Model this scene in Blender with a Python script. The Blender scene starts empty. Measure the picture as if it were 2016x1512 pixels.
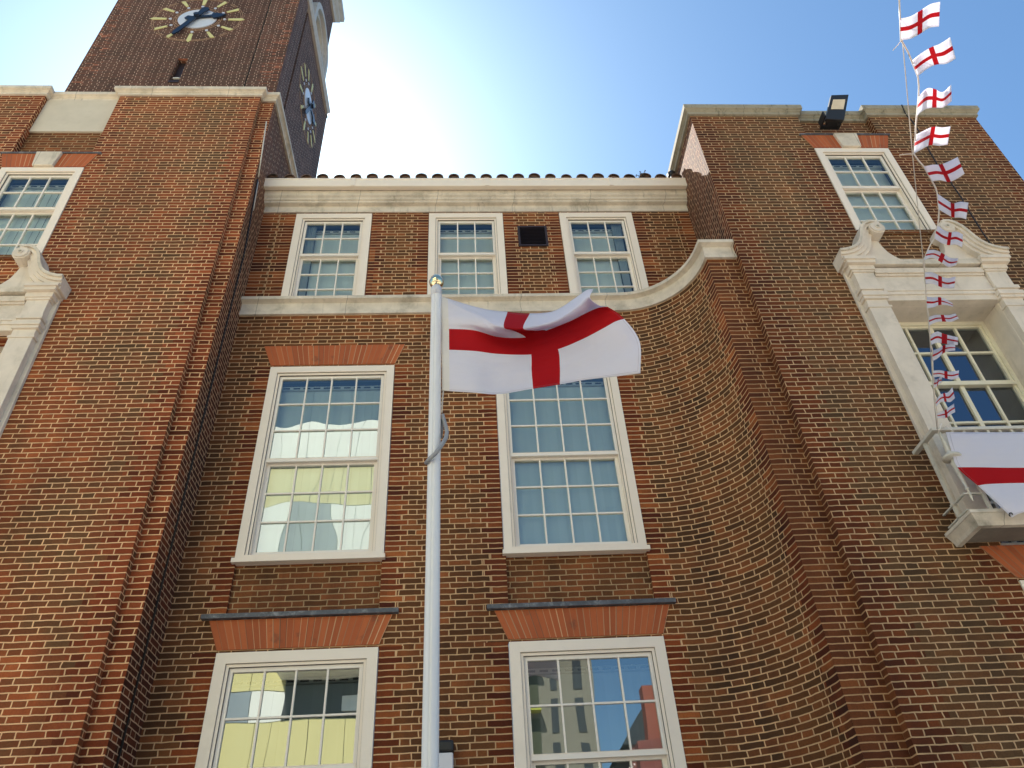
import bpy, bmesh, math, random
from mathutils import Vector, Matrix
random.seed(7)
sc = bpy.context.scene
C = sc.collection
# ------------------------------------------------------------------ camera
F_PX, CX, CY = 1514.0, 1008.0, 756.0
CAM = Vector((0, 0, 1.6))
def cam_basis(yaw, pit, roll):
    f = Vector((math.sin(yaw)*math.cos(pit), math.cos(yaw)*math.cos(pit), math.sin(pit)))
    r = Vector((math.cos(yaw), -math.sin(yaw), 0)); u = r.cross(f)
    return r*math.cos(roll)+u*math.sin(roll), -r*math.sin(roll)+u*math.cos(roll), f
RT, UP, FW = cam_basis(math.radians(4.5528), math.radians(38.9517), math.radians(-3.8758))
cd = bpy.data.cameras.new('camera'); cam = bpy.data.objects.new('camera', cd); C.objects.link(cam)
cd.sensor_width = 36; cd.lens = F_PX/2016*36; cd.clip_end = 2000; cd.clip_start = 0.05
mt = Matrix((RT, UP, -FW)).transposed().to_4x4(); mt.translation = CAM; cam.matrix_world = mt
sc.camera = cam
# ------------------------------------------------------------------ world, sun, exposure
SUN_EL, SUN_AZ = math.radians(50.3), math.radians(-20.5)      # azimuth from +Y towards +X
SKY_STR, SUN_STR, EXPO = 0.070, 5.0, 1.43
w = bpy.data.worlds.new('World'); sc.world = w; w.use_nodes = True
wn = w.node_tree.nodes; wl = w.node_tree.links
sky = wn.new('ShaderNodeTexSky'); sky.sky_type = 'NISHITA'; sky.sun_disc = False
sky.sun_elevation = SUN_EL; sky.sun_rotation = SUN_AZ; sky.air_density = 1.0; sky.dust_density = 1.0; sky.ozone_density = 1.0
bg = wn['Background']; bg.inputs[1].default_value = SKY_STR
tint = wn.new('ShaderNodeMix'); tint.data_type = 'RGBA'; tint.blend_type = 'MULTIPLY'; tint.inputs[0].default_value = 1
tint.inputs[7].default_value = (.72, 1.0, 1.14, 1); wl.new(sky.outputs[0], tint.inputs[6]); wl.new(tint.outputs[2], bg.inputs[0])
sd = bpy.data.lights.new('sun', 'SUN'); sd.energy = SUN_STR; sd.angle = math.radians(0.5); sd.color = (1, .95, .87)
so = bpy.data.objects.new('sun', sd); C.objects.link(so)
sdir = Vector((math.sin(SUN_AZ)*math.cos(SUN_EL), math.cos(SUN_AZ)*math.cos(SUN_EL), math.sin(SUN_EL)))
so.rotation_euler = sdir.to_track_quat('Z', 'Y').to_euler(); so.location = (0, 0, 60)
sc.view_settings.view_transform = 'Standard'; sc.view_settings.look = 'None'
sc.view_settings.exposure = EXPO; sc.view_settings.gamma = 1.0
sc.render.engine = 'CYCLES'
# ------------------------------------------------------------------ node helpers
class NT:
    def __init__(s, name):
        s.m = bpy.data.materials.new(name); s.m.use_nodes = True
        s.t = s.m.node_tree; s.n = s.t.nodes; s.l = s.t.links
        s.b = s.n['Principled BSDF']; s.out = s.n['Material Output']
    def put(s, sock, v):
        if hasattr(v, 'is_output') or isinstance(v, bpy.types.NodeSocket): s.l.new(v, sock)
        elif isinstance(v, (tuple, list)) and len(v) == 3 and sock.type == 'RGBA': sock.default_value = (*v, 1)
        else: sock.default_value = v
    def math(s, op, a, b=None, c=None, clamp=False):
        n = s.n.new('ShaderNodeMath'); n.operation = op; n.use_clamp = clamp
        s.put(n.inputs[0], a)
        if b is not None: s.put(n.inputs[1], b)
        if c is not None: s.put(n.inputs[2], c)
        return n.outputs[0]
    def vec(s, x=0.0, y=0.0, z=0.0):
        n = s.n.new('ShaderNodeCombineXYZ')
        for i, v in enumerate((x, y, z)): s.put(n.inputs[i], v)
        return n.outputs[0]
    def sep(s, v):
        n = s.n.new('ShaderNodeSeparateXYZ'); s.l.new(v, n.inputs[0]); return n.outputs
    def noise(s, vec, scale, det=2.0, rough=.5, col=False):
        n = s.n.new('ShaderNodeTexNoise'); s.l.new(vec, n.inputs['Vector'])
        n.inputs['Scale'].default_value = scale; n.inputs['Detail'].default_value = det; n.inputs['Roughness'].default_value = rough
        return n.outputs[1 if col else 0]
    def white(s, vec):
        n = s.n.new('ShaderNodeTexWhiteNoise'); n.noise_dimensions = '3D'; s.l.new(vec, n.inputs['Vector']); return n.outputs[0]
    def ramp(s, f, stops, mode='LINEAR'):
        n = s.n.new('ShaderNodeValToRGB'); e = n.color_ramp; e.interpolation = mode
        while len(e.elements) < len(stops): e.elements.new(.5)
        for el, (p, c) in zip(e.elements, stops):
            el.position = p; el.color = (*c, 1) if len(c) == 3 else c
        s.l.new(f, n.inputs[0]); return n.outputs[0]
    def mix(s, f, a, b, mode='MIX'):
        n = s.n.new('ShaderNodeMix'); n.data_type = 'RGBA'; n.blend_type = mode
        s.put(n.inputs[0], f); s.put(n.inputs[6], a); s.put(n.inputs[7], b); return n.outputs[2]
    def mapr(s, v, a, b, c=0.0, d=1.0, smooth=False):
        n = s.n.new('ShaderNodeMapRange'); n.interpolation_type = 'SMOOTHSTEP' if smooth else 'LINEAR'
        s.put(n.inputs[0], v)
        for i, x in enumerate((a, b, c, d)): s.put(n.inputs[1+i], x)
        return n.outputs[0]
    def coord(s, k='Object'):
        n = s.n.new('ShaderNodeTexCoord'); return n.outputs[k]
    def bump(s, h, strength=.5, dist=.01):
        n = s.n.new('ShaderNodeBump'); n.inputs['Strength'].default_value = strength; n.inputs['Distance'].default_value = dist
        s.l.new(h, n.inputs['Height']); s.l.new(n.outputs[0], s.b.inputs['Normal']); return n.outputs[0]
COURSE = 0.0597
def brick_mat(name, stops, mortar, qstops=None, patch=.35, stain=0.0, bed=None, seed=0.0, jw=.0056, vary=.3, scale_patch=.9, qa=.155, qb=.07, keep=False, fade=None):
    t = NT(name)
    uv = t.coord('UV'); u, v, _ = t.sep(uv)
    at = t.n.new('ShaderNodeAttribute'); at.attribute_name = 'qd'; q = at.outputs['Fac']
    wob = t.noise(uv, 9.0, 1.0); wob2 = t.noise(t.vec(t.math('ADD', u, 31.0), v, 3.0), 11.0, 1.0)
    v2 = t.math('ADD', v, t.math('MULTIPLY', t.math('SUBTRACT', wob, .5), .012))
    u2 = t.math('ADD', u, t.math('MULTIPLY', t.math('SUBTRACT', wob2, .5), .022))
    rv = t.math('DIVIDE', v2, COURSE); row = t.math('FLOOR', rv)
    par = t.math('MODULO', row, 2.0)
    jit = t.math('MULTIPLY', t.white(t.vec(row, seed, 5.0)), .07)
    p = t.math('ADD', t.math('DIVIDE', u2, .3375), t.math('ADD', t.math('MULTIPLY', par, .5), jit))
    c = t.math('FLOOR', p); f = t.math('SUBTRACT', p, c)
    hd = t.math('GREATER_THAN', f, .6667)
    fl = t.math('SUBTRACT', f, t.math('MULTIPLY', hd, .6667))
    wd = t.math('SUBTRACT', .6667, t.math('MULTIPLY', hd, .3334))
    du = t.math('MULTIPLY', t.math('MINIMUM', fl, t.math('SUBTRACT', wd, fl)), .3375)
    qw = t.math('ADD', t.math('MULTIPLY', par, qb), qa)
    qs = t.math('SUBTRACT', q, qw)                       # <0 inside the quoin block
    inq = t.math('LESS_THAN', qs, 0.0)
    dq = t.math('ABSOLUTE', qs)
    if not keep: du = t.math('MINIMUM', t.math('ADD', du, t.math('MULTIPLY', inq, 1.0)), dq)
    fv = t.math('MULTIPLY', t.math('FRACT', rv), COURSE)
    dv = t.math('MINIMUM', fv, t.math('SUBTRACT', COURSE, fv))
    d = t.math('MINIMUM', du, dv)
    grain = t.noise(uv, 140.0, 3.0, .6)
    dd = t.math('ADD', d, t.math('MULTIPLY', t.math('SUBTRACT', grain, .5), .0035))
    mort = t.mapr(dd, jw-.0012, jw+.0012, 1.0, 0.0, True)
    idv = t.vec(t.math('ADD', t.math('MULTIPLY', c, 2.0), hd), row, seed+1.0)
    idq = t.vec(t.math('FLOOR', t.math('DIVIDE', u, 1.1)), row, seed+40.0)
    mixv = t.n.new('ShaderNodeMix'); mixv.data_type = 'VECTOR'; mixv.inputs[0].default_value = 0
    if not keep: t.l.new(inq, mixv.inputs[0])
    t.l.new(idv, mixv.inputs[4]); t.l.new(idq, mixv.inputs[5])
    rnd = t.white(mixv.outputs[1])
    big = t.noise(t.vec(u, t.math('MULTIPLY', v, .8), seed), scale_patch, 3.0, .6)
    bigv = t.mapr(big, .32, .68, 0.0, 1.0)
    mid = t.noise(t.vec(t.math('ADD', u, 77.0), t.math('MULTIPLY', v, .7), seed), 4.5, 2.0, .5)
    tone = t.math('ADD', t.math('MULTIPLY', rnd, 1-patch), t.math('MULTIPLY', t.math('ADD', t.math('MULTIPLY', bigv, .65), t.math('MULTIPLY', mid, .35)), patch), clamp=True)
    col = t.ramp(tone, stops)
    if qstops: col = t.mix(inq, col, t.ramp(rnd, qstops))
    rnd2 = t.white(t.vec(t.math('MULTIPLY', c, 3.1), row, t.math('ADD', hd, 7.0)))
    br = t.math('ADD', 1-vary*.5, t.math('MULTIPLY', rnd2, vary))
    sp = t.noise(uv, 60.0, 4.0, .7)
    br = t.math('MULTIPLY', br, t.mapr(sp, .2, .8, .72, 1.28))
    gr = t.n.new('ShaderNodeMix'); gr.data_type = 'RGBA'; gr.blend_type = 'MULTIPLY'; gr.inputs[0].default_value = 1
    t.l.new(col, gr.inputs[6]); t.l.new(t.vec(br, br, br), gr.inputs[7]); col = gr.outputs[2]
    if stain:
        sn = t.noise(t.vec(t.math('MULTIPLY', u, 1.7), t.math('MULTIPLY', v, .55), seed+9), 1.1, 4.0, .65)
        sf = t.mapr(sn, .46, .66, 0.0, stain, True)
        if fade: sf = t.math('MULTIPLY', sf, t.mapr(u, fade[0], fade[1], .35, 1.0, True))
        col = t.mix(sf, col, (.012, .009, .007))
    mn = t.noise(uv, 6.0, 4.0, .6)
    mcol = t.mix(t.mapr(mn, .3, .7, 0.0, 1.0), tuple(x*.82 for x in mortar), tuple(min(x*1.12, 1) for x in mortar))
    if bed:
        isb = t.math('LESS_THAN', dv, du); mcol = t.mix(isb, mcol, bed)
    col = t.mix(mort, col, mcol)
    w1 = t.noise(t.vec(t.math('MULTIPLY', u, 2.6), t.math('MULTIPLY', v, .3), seed+70), 1.0, 5.0, .65)
    w2 = t.noise(t.vec(t.math('ADD', u, 13.0), v, seed), .55, 3.0, .55)
    ws = t.math('MULTIPLY', t.mapr(w1, .3, .7, .80, 1.14), t.mapr(w2, .3, .7, .84, 1.14))
    col = t.mix(1.0, col, t.vec(ws, ws, ws), 'MULTIPLY')
    fl_ = t.mapr(t.noise(t.vec(t.math('MULTIPLY', u, 6.0), t.math('MULTIPLY', v, 1.2), seed+90), 1.6, 5.0, .75), .70, .80, .0, .5, True)
    col = t.mix(t.math('MULTIPLY', fl_, t.mapr(sp, .4, .6)), col, (.46, .40, .34))
    t.l.new(col, t.b.inputs['Base Color'])
    t.b.inputs['Roughness'].default_value = .88; t.b.inputs['Specular IOR Level'].default_value = .25
    h = t.math('ADD', t.math('MULTIPLY', mort, -1.0), t.math('MULTIPLY', sp, .35))
    h = t.math('ADD', h, t.math('MULTIPLY', rnd, .35))
    t.bump(h, .75, .007)
    return t.m
def plain(name, col, rough=.6, var=.12, scale=6.0, metal=0.0, bump=.0, spec=.5, dirt=0.0, dirtcol=(.05, .045, .03), dscale=3.0, stretch=1.0, fine=90.0, joint=0.0, streak=0.0):
    t = NT(name); co = t.coord('Object')
    x, y, z = t.sep(co); cv = t.vec(x, y, t.math('MULTIPLY', z, stretch))
    n = t.noise(co, scale, 5.0, .6)
    c = t.mix(t.mapr(n, .25, .75), tuple(k*(1-var) for k in col), tuple(min(k*(1+var), 1) for k in col))
    if dirt:
        dn = t.noise(cv, dscale, 6.0, .7)
        c = t.mix(t.mapr(dn, .48, .75, 0.0, dirt, True), c, dirtcol)
    if streak:
        st = t.noise(t.vec(t.math('MULTIPLY', x, 7.0), t.math('MULTIPLY', y, 7.0), t.math('MULTIPLY', z, .9)), 1.4, 5.0, .7)
        c = t.mix(t.mapr(st, .55, .72, 0.0, streak, True), c, tuple(k*.55 for k in dirtcol))
    if joint:
        jx = t.math('FRACT', t.math('DIVIDE', t.math('ADD', x, t.math('MULTIPLY', y, .37)), joint))
        c = t.mix(t.math('MULTIPLY', t.math('LESS_THAN', jx, .007/joint), .7), c, tuple(k*.3 for k in col))
    t.l.new(c, t.b.inputs['Base Color'])
    t.b.inputs['Roughness'].default_value = rough; t.b.inputs['Metallic'].default_value = metal
    t.b.inputs['Specular IOR Level'].default_value = spec
    if bump: t.bump(t.noise(co, fine, 4.0, .6), bump, .004)
    return t.m
# ------------------------------------------------------------------ mesh helpers
def link(o, parent=None, kind=None):
    C.objects.link(o)
    if parent is not None:
        o.parent = parent; o.matrix_parent_inverse = parent.matrix_world.inverted()
    if kind: o['kind'] = kind
    return o
class MB:
    def __init__(s): s.v = []; s.f = []; s.uv = []; s.q = []; s.mi = []; s.sm = []
    def face(s, pts, uv=None, q=None, mi=0, smooth=False):
        i = len(s.v); s.v += [tuple(p) for p in pts]; s.f.append(tuple(range(i, i+len(pts))))
        s.uv.append(uv or [(0, 0)]*len(pts)); s.q.append(q or [1.0]*len(pts)); s.mi.append(mi); s.sm.append(smooth)
    def box(s, x0, x1, y0, y1, z0, z1, mi=0):
        a = [(x0,y0,z0),(x1,y0,z0),(x1,y1,z0),(x0,y1,z0),(x0,y0,z1),(x1,y0,z1),(x1,y1,z1),(x0,y1,z1)]
        for q in ((0,1,5,4),(1,2,6,5),(2,3,7,6),(3,0,4,7),(4,5,6,7),(3,2,1,0)):
            p = [a[k] for k in q]
            d = [abs(p[2][k]-p[0][k]) for k in range(3)]
            ax = [k for k in range(3) if d[k] > 1e-9]
            if len(ax) == 2: uv = [(pt[ax[0]], pt[ax[1]]) for pt in p]
            else: uv = None
            s.face(p, uv, mi=mi)
    def shared(s, verts, faces, mi=0, smooth=False, uvs=None):
        i = len(s.v); s.v += [tuple(p) for p in verts]
        for f in faces:
            s.f.append(tuple(i+k for k in f)); s.uv.append([uvs[k] for k in f] if uvs else [(0, 0)]*len(f)); s.q.append([1.0]*len(f)); s.mi.append(mi); s.sm.append(smooth)
    def prism(s, poly, y0, y1, mi=0, axis='y'):
        # poly (a,b) counter-clockwise seen from -axis; extruded y0 (front) -> y1 (back)
        if axis == 'y': P = lambda a, b, t: (a, t, b)
        elif axis == 'x': P = lambda a, b, t: (t, a, b)
        else: P = lambda a, b, t: (a, b, t)
        n = len(poly); vs = [P(a, b, y0) for a, b in poly]+[P(a, b, y1) for a, b in poly]
        s.face(vs[:n], [(a, b) for a, b in poly], mi=mi); s.face(vs[n:][::-1], mi=mi)
        for k in range(n):
            j = (k+1) % n; s.face([vs[k], vs[k+n], vs[j+n], vs[j]], mi=mi)
    def tube(s, pts, r, n=10, mi=0, caps=True):
        pts = [Vector(p) for p in pts]; rr = r if isinstance(r, (list, tuple)) else [r]*len(pts)
        vs = []; up = Vector((0, 0, 1))
        for i, p in enumerate(pts):
            d = (pts[min(i+1, len(pts)-1)]-pts[max(i-1, 0)]).normalized()
            a = d.cross(Vector((.13, .97, .2))).normalized() if i == 0 else (a - d*a.dot(d)).normalized()
            b = d.cross(a)
            for k in range(n):
                t = 2*math.pi*k/n; vs.append(p+(a*math.cos(t)+b*math.sin(t))*rr[i])
        fs = []
        for i in range(len(pts)-1):
            for k in range(n): fs.append((i*n+k, i*n+(k+1) % n, (i+1)*n+(k+1) % n, (i+1)*n+k))
        if caps: fs += [tuple(range(n))[::-1], tuple((len(pts)-1)*n+k for k in range(n))]
        s.shared(vs, fs, mi, True)
    def lathe(s, prof, o=(0, 0, 0), n=24, mi=0):
        vs = []; fs = []
        for r, z in prof:
            for k in range(n):
                t = 2*math.pi*k/n; vs.append((o[0]+r*math.cos(t), o[1]+r*math.sin(t), o[2]+z))
        for i in range(len(prof)-1):
            for k in range(n): fs.append((i*n+k, i*n+(k+1) % n, (i+1)*n+(k+1) % n, (i+1)*n+k))
        fs += [tuple(range(n))[::-1], tuple((len(prof)-1)*n+k for k in range(n))]
        s.shared(vs, fs, mi, True)
    def sweep(s, prof, path, mi=0, caps=True):
        # prof: [(offset outward, z)] ; outward = right-hand normal of the travel direction seen from above
        pts = [Vector(p) for p in path]; offs = []
        for i, p in enumerate(pts):
            ns = []
            if i > 0: d = (p-pts[i-1]).normalized(); ns.append(Vector((d.y, -d.x)))
            if i < len(pts)-1: d = (pts[i+1]-p).normalized(); ns.append(Vector((d.y, -d.x)))
            m = sum(ns, Vector((0, 0)))
            if len(ns) == 2: m = m/(1+ns[0].dot(ns[1]))
            offs.append(m)
        rings = [[(p.x+o.x*a, p.y+o.y*a, z) for a, z in prof] for p, o in zip(pts, offs)]
        n = len(prof)
        for i in range(len(rings)-1):
            for k in range(n):
                j = (k+1) % n; s.face([rings[i][k], rings[i+1][k], rings[i+1][j], rings[i][j]], mi=mi)
        if caps: s.face(rings[0], mi=mi); s.face(rings[-1][::-1], mi=mi)
    def wall(s, p0, p1, z0, z1, holes=(), quoins=(), u0=0.0, reveal=0.0, mi=0):
        """vertical brick sheet p0->p1 (plan), holes [(u0,u1,z0,z1)], quoins [(u,z0,z1)] in metres along the wall"""
        p0 = Vector(p0); p1 = Vector(p1); L = (p1-p0).length; d = (p1-p0)/L; nrm = Vector((d.y, -d.x))
        us = {0.0, L}; zs = {z0, z1}
        for a, b, c, e in holes: us |= {a, b}; zs |= {c, e}
        for a, c, e in quoins:
            us |= {a, a-.45, a+.45}; zs |= {c, e}
        qq = sorted({a for a, c, e in quoins})
        for a, b in zip(qq, qq[1:]):
            if .02 < b-a < .93: us.add((a+b)/2)
        us = sorted(x for x in us if -1e-6 <= x <= L+1e-6); zs = sorted(x for x in zs if z0-1e-6 <= x <= z1+1e-6)
        P = lambda u, z: (p0.x+d.x*u, p0.y+d.y*u, z)
        for i in range(len(us)-1):
            if us[i+1]-us[i] < 1e-5: continue
            for k in range(len(zs)-1):
                if zs[k+1]-zs[k] < 1e-5: continue
                uc = (us[i]+us[i+1])/2; zc = (zs[k]+zs[k+1])/2
                if any(a < uc < b and c < zc < e for a, b, c, e in holes): continue
                act = [a for a, c, e in quoins if c <= zc <= e and abs(a-uc) < .46]
                qf = lambda u: min([abs(u-a) for a in act]+[.45]) if act else 1.0
                if act:
                    aa = min(act, key=lambda a: abs(a-uc)); qf = lambda u: min(abs(u-aa), .46)
                # split where two quoins meet
                segs = [(us[i], us[i+1])]
                for (a, b) in segs:
                    s.face([P(a, zs[k]), P(b, zs[k]), P(b, zs[k+1]), P(a, zs[k+1])],
                           [(u0+a, zs[k]), (u0+b, zs[k]), (u0+b, zs[k+1]), (u0+a, zs[k+1])], [qf(a), qf(b), qf(b), qf(a)], mi)
        if reveal:
            for a, b, c, e in holes:
                I = lambda u, z: (p0.x+d.x*u-nrm.x*reveal, p0.y+d.y*u-nrm.y*reveal, z)
                for (ua, za), (ub, zb) in (((a, c), (a, e)), ((a, e), (b, e)), ((b, e), (b, c)), ((b, c), (a, c))):
                    if za == zb and za >= z1-.001: continue
                    vert = abs(ua-ub) < 1e-6
                    s.face([P(ua, za), P(ub, zb), I(ub, zb), I(ua, za)],
                           [(.0, za), (.0, zb), (reveal, zb), (reveal, za)] if vert else [(ua, 0.01), (ub, .01), (ub, reveal), (ua, reveal)],
                           [.0, .0, reveal, reveal], mi)
    def build(s, name, mats, parent=None, kind=None, bevel=0.0, weld=False):
        me = bpy.data.meshes.new(name); me.from_pydata(s.v, [], s.f)
        me.uv_layers.new(name='UVMap'); me.attributes.new('qd', 'FLOAT', 'CORNER')
        k = 0; qa = []; ua = []
        for f, uv, q in zip(s.f, s.uv, s.q): qa += list(q); ua += [c for p in uv for c in p]
        me.uv_layers['UVMap'].data.foreach_set('uv', ua); me.attributes['qd'].data.foreach_set('value', qa)
        me.polygons.foreach_set('material_index', s.mi); me.polygons.foreach_set('use_smooth', s.sm)
        for m in (mats if isinstance(mats, (list, tuple)) else [mats]): me.materials.append(m)
        if weld or bevel:
            bm = bmesh.new(); bm.from_mesh(me); bmesh.ops.remove_doubles(bm, verts=bm.verts, dist=1e-5)
            bmesh.ops.recalc_face_normals(bm, faces=bm.faces); bm.to_mesh(me); bm.free()
        me.update(); o = bpy.data.objects.new(name, me); link(o, parent, kind)
        if bevel:
            b = o.modifiers.new('bevel', 'BEVEL'); b.width = bevel; b.segments = 2; b.limit_method = 'ANGLE'
        return o
def empty(name, loc, label=None, cat=None, group=None):
    o = bpy.data.objects.new(name, None); o.location = loc; o.empty_display_size = .2; C.objects.link(o)
    o.matrix_world = Matrix.Translation(loc)
    if label: o['label'] = label; o['category'] = cat
    if group: o['group'] = group
    return o
def tag(o, label, cat, group=None):
    o['label'] = label; o['category'] = cat
    if group: o['group'] = group
    return o
def ray(px, py):
    return RT*((px-CX)/F_PX)-UP*((py-CY)/F_PX)+FW
def at(px, py, Y):
    r = ray(px, py); return CAM+r*(Y/r.y)
def lerp(a, b, t): return a+(b-a)*t
# ------------------------------------------------------------------ materials
MORT = (.62, .385, .20); MORT_D = (.36, .25, .155)
QR = [(0, (0.083, 0.016, 0.005)), (.4, (0.147, 0.031, 0.008)), (.75, (0.225, 0.051, 0.013)), (1, (0.332, 0.097, 0.026))]
QRD = [(0, (0.068, 0.014, 0.005)), (.5, (0.112, 0.026, 0.007)), (1, (0.175, 0.041, 0.011))]
M = {}
M['brick_main'] = brick_mat('brick_main', [(0, (.080, .033, .012)), (.3, (.115, .044, .014)), (.55, (.165, .056, .017)), (.8, (.235, .072, .021)), (1, (.36, .11, .033))], MORT, QR, patch=.3, seed=3, stain=.25)
M['brick_left'] = brick_mat('brick_left', [(0, (.080, .042, .018)), (.3, (.125, .055, .021)), (.5, (.185, .054, .018)), (.72, (.25, .062, .019)), (1, (.43, .12, .035))], (.74, .45, .235), [(0, (0.099, 0.021, 0.006)), (.5, (0.196, 0.039, 0.011)), (1, (0.295, 0.070, 0.022))], patch=.68, seed=11, scale_patch=1.1, qa=.2, qb=.1, keep=True)
M['brick_right'] = brick_mat('brick_right', [(0, (.074, .040, .017)), (.35, (.10, .050, .020)), (.6, (.14, .056, .019)), (.85, (.17, .053, .017)), (1, (.27, .085, .028))], (.54, .345, .185), [(0, (0.072, 0.018, 0.005)), (.5, (0.116, 0.027, 0.007)), (1, (0.173, 0.047, 0.012))], patch=.45, seed=23, scale_patch=.7, stain=.25, qa=.26, qb=.11, keep=True)
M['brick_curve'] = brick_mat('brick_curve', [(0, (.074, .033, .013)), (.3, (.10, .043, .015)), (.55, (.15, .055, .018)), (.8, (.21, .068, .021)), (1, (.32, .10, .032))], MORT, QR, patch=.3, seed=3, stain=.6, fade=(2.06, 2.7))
M['brick_side_shaded'] = brick_mat('brick_side_shaded', [(0, (0.045, 0.013, 0.005)), (.5, (0.078, 0.019, 0.007)), (1, (0.130, 0.031, 0.010))], (.56, .36, .22), QRD, patch=.3, seed=41, stain=.5, keep=True)  # shade of the side faces is put into these darker brick colours and stain
M['brick_panel'] = brick_mat('brick_panel', [(0, (.085, .036, .012)), (.5, (.15, .052, .017)), (1, (.26, .078, .024))], (.38, .25, .13), None, patch=.3, seed=51, stain=.3)
M['brick_tower'] = brick_mat('brick_tower', [(0, (.075, .046, .03)), (.4, (.12, .062, .042)), (.75, (.165, .074, .048)), (1, (.23, .095, .06))], (.66, .46, .33), [(0, (.09, .046, .03)), (.75, (.16, .066, .04)), (.9, (.24, .085, .045)), (1, (.46, .16, .09))], patch=.6, keep=True, seed=61, bed=(.15, .09, .065), stain=.2, scale_patch=.6, qa=.3, qb=.15)
t = NT('arch_brick')   # gauged orange brick: fine vertical joints
uv = t.coord('UV'); u, v, _ = t.sep(uv)
ub = t.math('DIVIDE', u, .066); fr = t.math('FRACT', ub); cel = t.math('FLOOR', ub)
e = t.math('MINIMUM', fr, t.math('SUBTRACT', 1.0, fr))
r1 = t.white(t.vec(cel, 3.0, 1.0))
n1 = t.noise(t.vec(u, t.math('MULTIPLY', v, .25), 0.0), 28.0, 5.0, .7); n2 = t.noise(uv, 5.0, 4.0, .6)
c = t.ramp(t.math('ADD', t.math('MULTIPLY', r1, .5), t.math('MULTIPLY', n1, .5)), [(.1, (.29, .068, .018)), (.5, (.40, .093, .024)), (.9, (.48, .125, .035))])
c = t.mix(t.mapr(n2, .58, .74, 0.0, .6, True), c, (.10, .045, .025))
jj = t.math('MULTIPLY', t.math('LESS_THAN', e, .08), t.mapr(t.white(t.vec(cel, 9.0, 2.0)), .2, .9, .35, 1.0))
c = t.mix(jj, c, t.mix(t.white(t.vec(cel, 5.0, 2.0)), (.07, .02, .01), (.62, .38, .2)))
t.l.new(c, t.b.inputs['Base Color']); t.b.inputs['Roughness'].default_value = .8; t.bump(n1, .25, .004)
M['arch'] = t.m
M['stone'] = plain('portland_stone', (.70, .61, .50), .8, .14, 3.0, streak=.18, bump=.25, dirt=.5, dirtcol=(.26, .21, .14), dscale=1.6, fine=60)
M['stone_w'] = plain('weathered_stone', (.64, .56, .45), .85, .2, 4.0, joint=1.13, streak=.35, bump=.35, dirt=.5, dirtcol=(.17, .15, .10), dscale=3.2, fine=60)
M['stone_dk'] = plain('soot_stained_stone', (.34, .30, .22), .9, .3, 5.0, joint=.92, streak=.6, bump=.4, dirt=.8, dirtcol=(.05, .055, .03), dscale=5, fine=60)
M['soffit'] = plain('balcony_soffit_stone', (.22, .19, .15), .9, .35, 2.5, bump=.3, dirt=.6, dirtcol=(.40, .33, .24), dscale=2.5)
M['render'] = plain('painted_panel', (.60, .53, .42), .85, .07, 3, dirt=.3, dirtcol=(.42, .36, .27), dscale=4, bump=.15)
M['frame'] = plain('white_painted_timber', (.86, .75, .62), .5, .05, 2.0, dirt=.22, dirtcol=(.45, .38, .30), dscale=2.0)
M['bars'] = plain('white_painted_bars', (.84, .76, .66), .45, .04, 2.0)
M['joint'] = plain('dark_joint', (.09, .075, .06), .9)
M['cream'] = plain('cream_painted_steel', (.80, .74, .56), .5, .05, 4.0, dirt=.25, dirtcol=(.35, .28, .15))
M['iron'] = plain('painted_iron', (.62, .58, .49), .5, .08, 8, dirt=.4, dirtcol=(.22, .18, .12), dscale=8)
M['black'] = plain('black_plastic', (.012, .011, .011), .45, .1)
M['lead'] = plain('lead_flashing', (.085, .09, .10), .6, .35, 9, dirt=.6, dirtcol=(.42, .43, .43), dscale=12, bump=.3)
M['louvre'] = plain('brown_louvre', (.028, .016, .016), .5, .1)
M['terracotta'] = plain('clay_roof_tile', (.16, .085, .05), .85, .3, 6, dirt=.8, dirtcol=(.05, .05, .03), dscale=7, bump=.4)
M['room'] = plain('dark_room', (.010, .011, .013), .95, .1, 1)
M['alu'] = plain('white_pole_coating', (.78, .76, .74), .32, .05, 2.0, dirt=.3, dirtcol=(.40, .39, .37), dscale=2.5, stretch=.3)
M['polegroove'] = plain('pole_groove', (.22, .22, .23), .5)
M['gold'] = plain('polished_finial', (.80, .68, .44), .12, .05, metal=1.0)
M['rubber'] = plain('grey_sleeve', (.30, .30, .31), .35, .1, 20)
M['rope'] = plain('pale_rope', (.62, .55, .47), .8)
M['white_plastic'] = plain('white_plastic', (.62, .61, .64), .4, .04)
M['lamp_glass'] = plain('frosted_lamp_glass', (.70, .58, .40), .12, .15, 9)
M['clock_white'] = plain('clock_white_enamel', (.62, .64, .70), .3, .03)
M['clock_yellow'] = plain('clock_yellow_bars', (.68, .62, .26), .5, .05)
M['clock_hand'] = plain('clock_hands', (.010, .018, .035), .35, .05)
M['clock_ring'] = plain('clock_ring_brick', (.36, .22, .13), .8, .3, 20)
M['tower_stone'] = plain('tower_stone', (.55, .52, .48), .8, .2, 3, dirt=.5)
M['leaf'] = plain('weed_leaf', (.06, .05, .03), .8, .4, 20)
M['pave'] = plain('pale_paving', (.50, .43, .34), .85, .15, .8, bump=.2, dirt=.3, dirtcol=(.25, .23, .2))
M['asphalt'] = plain('asphalt', (.06, .06, .062), .9, .2, 5, bump=.3)
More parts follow.
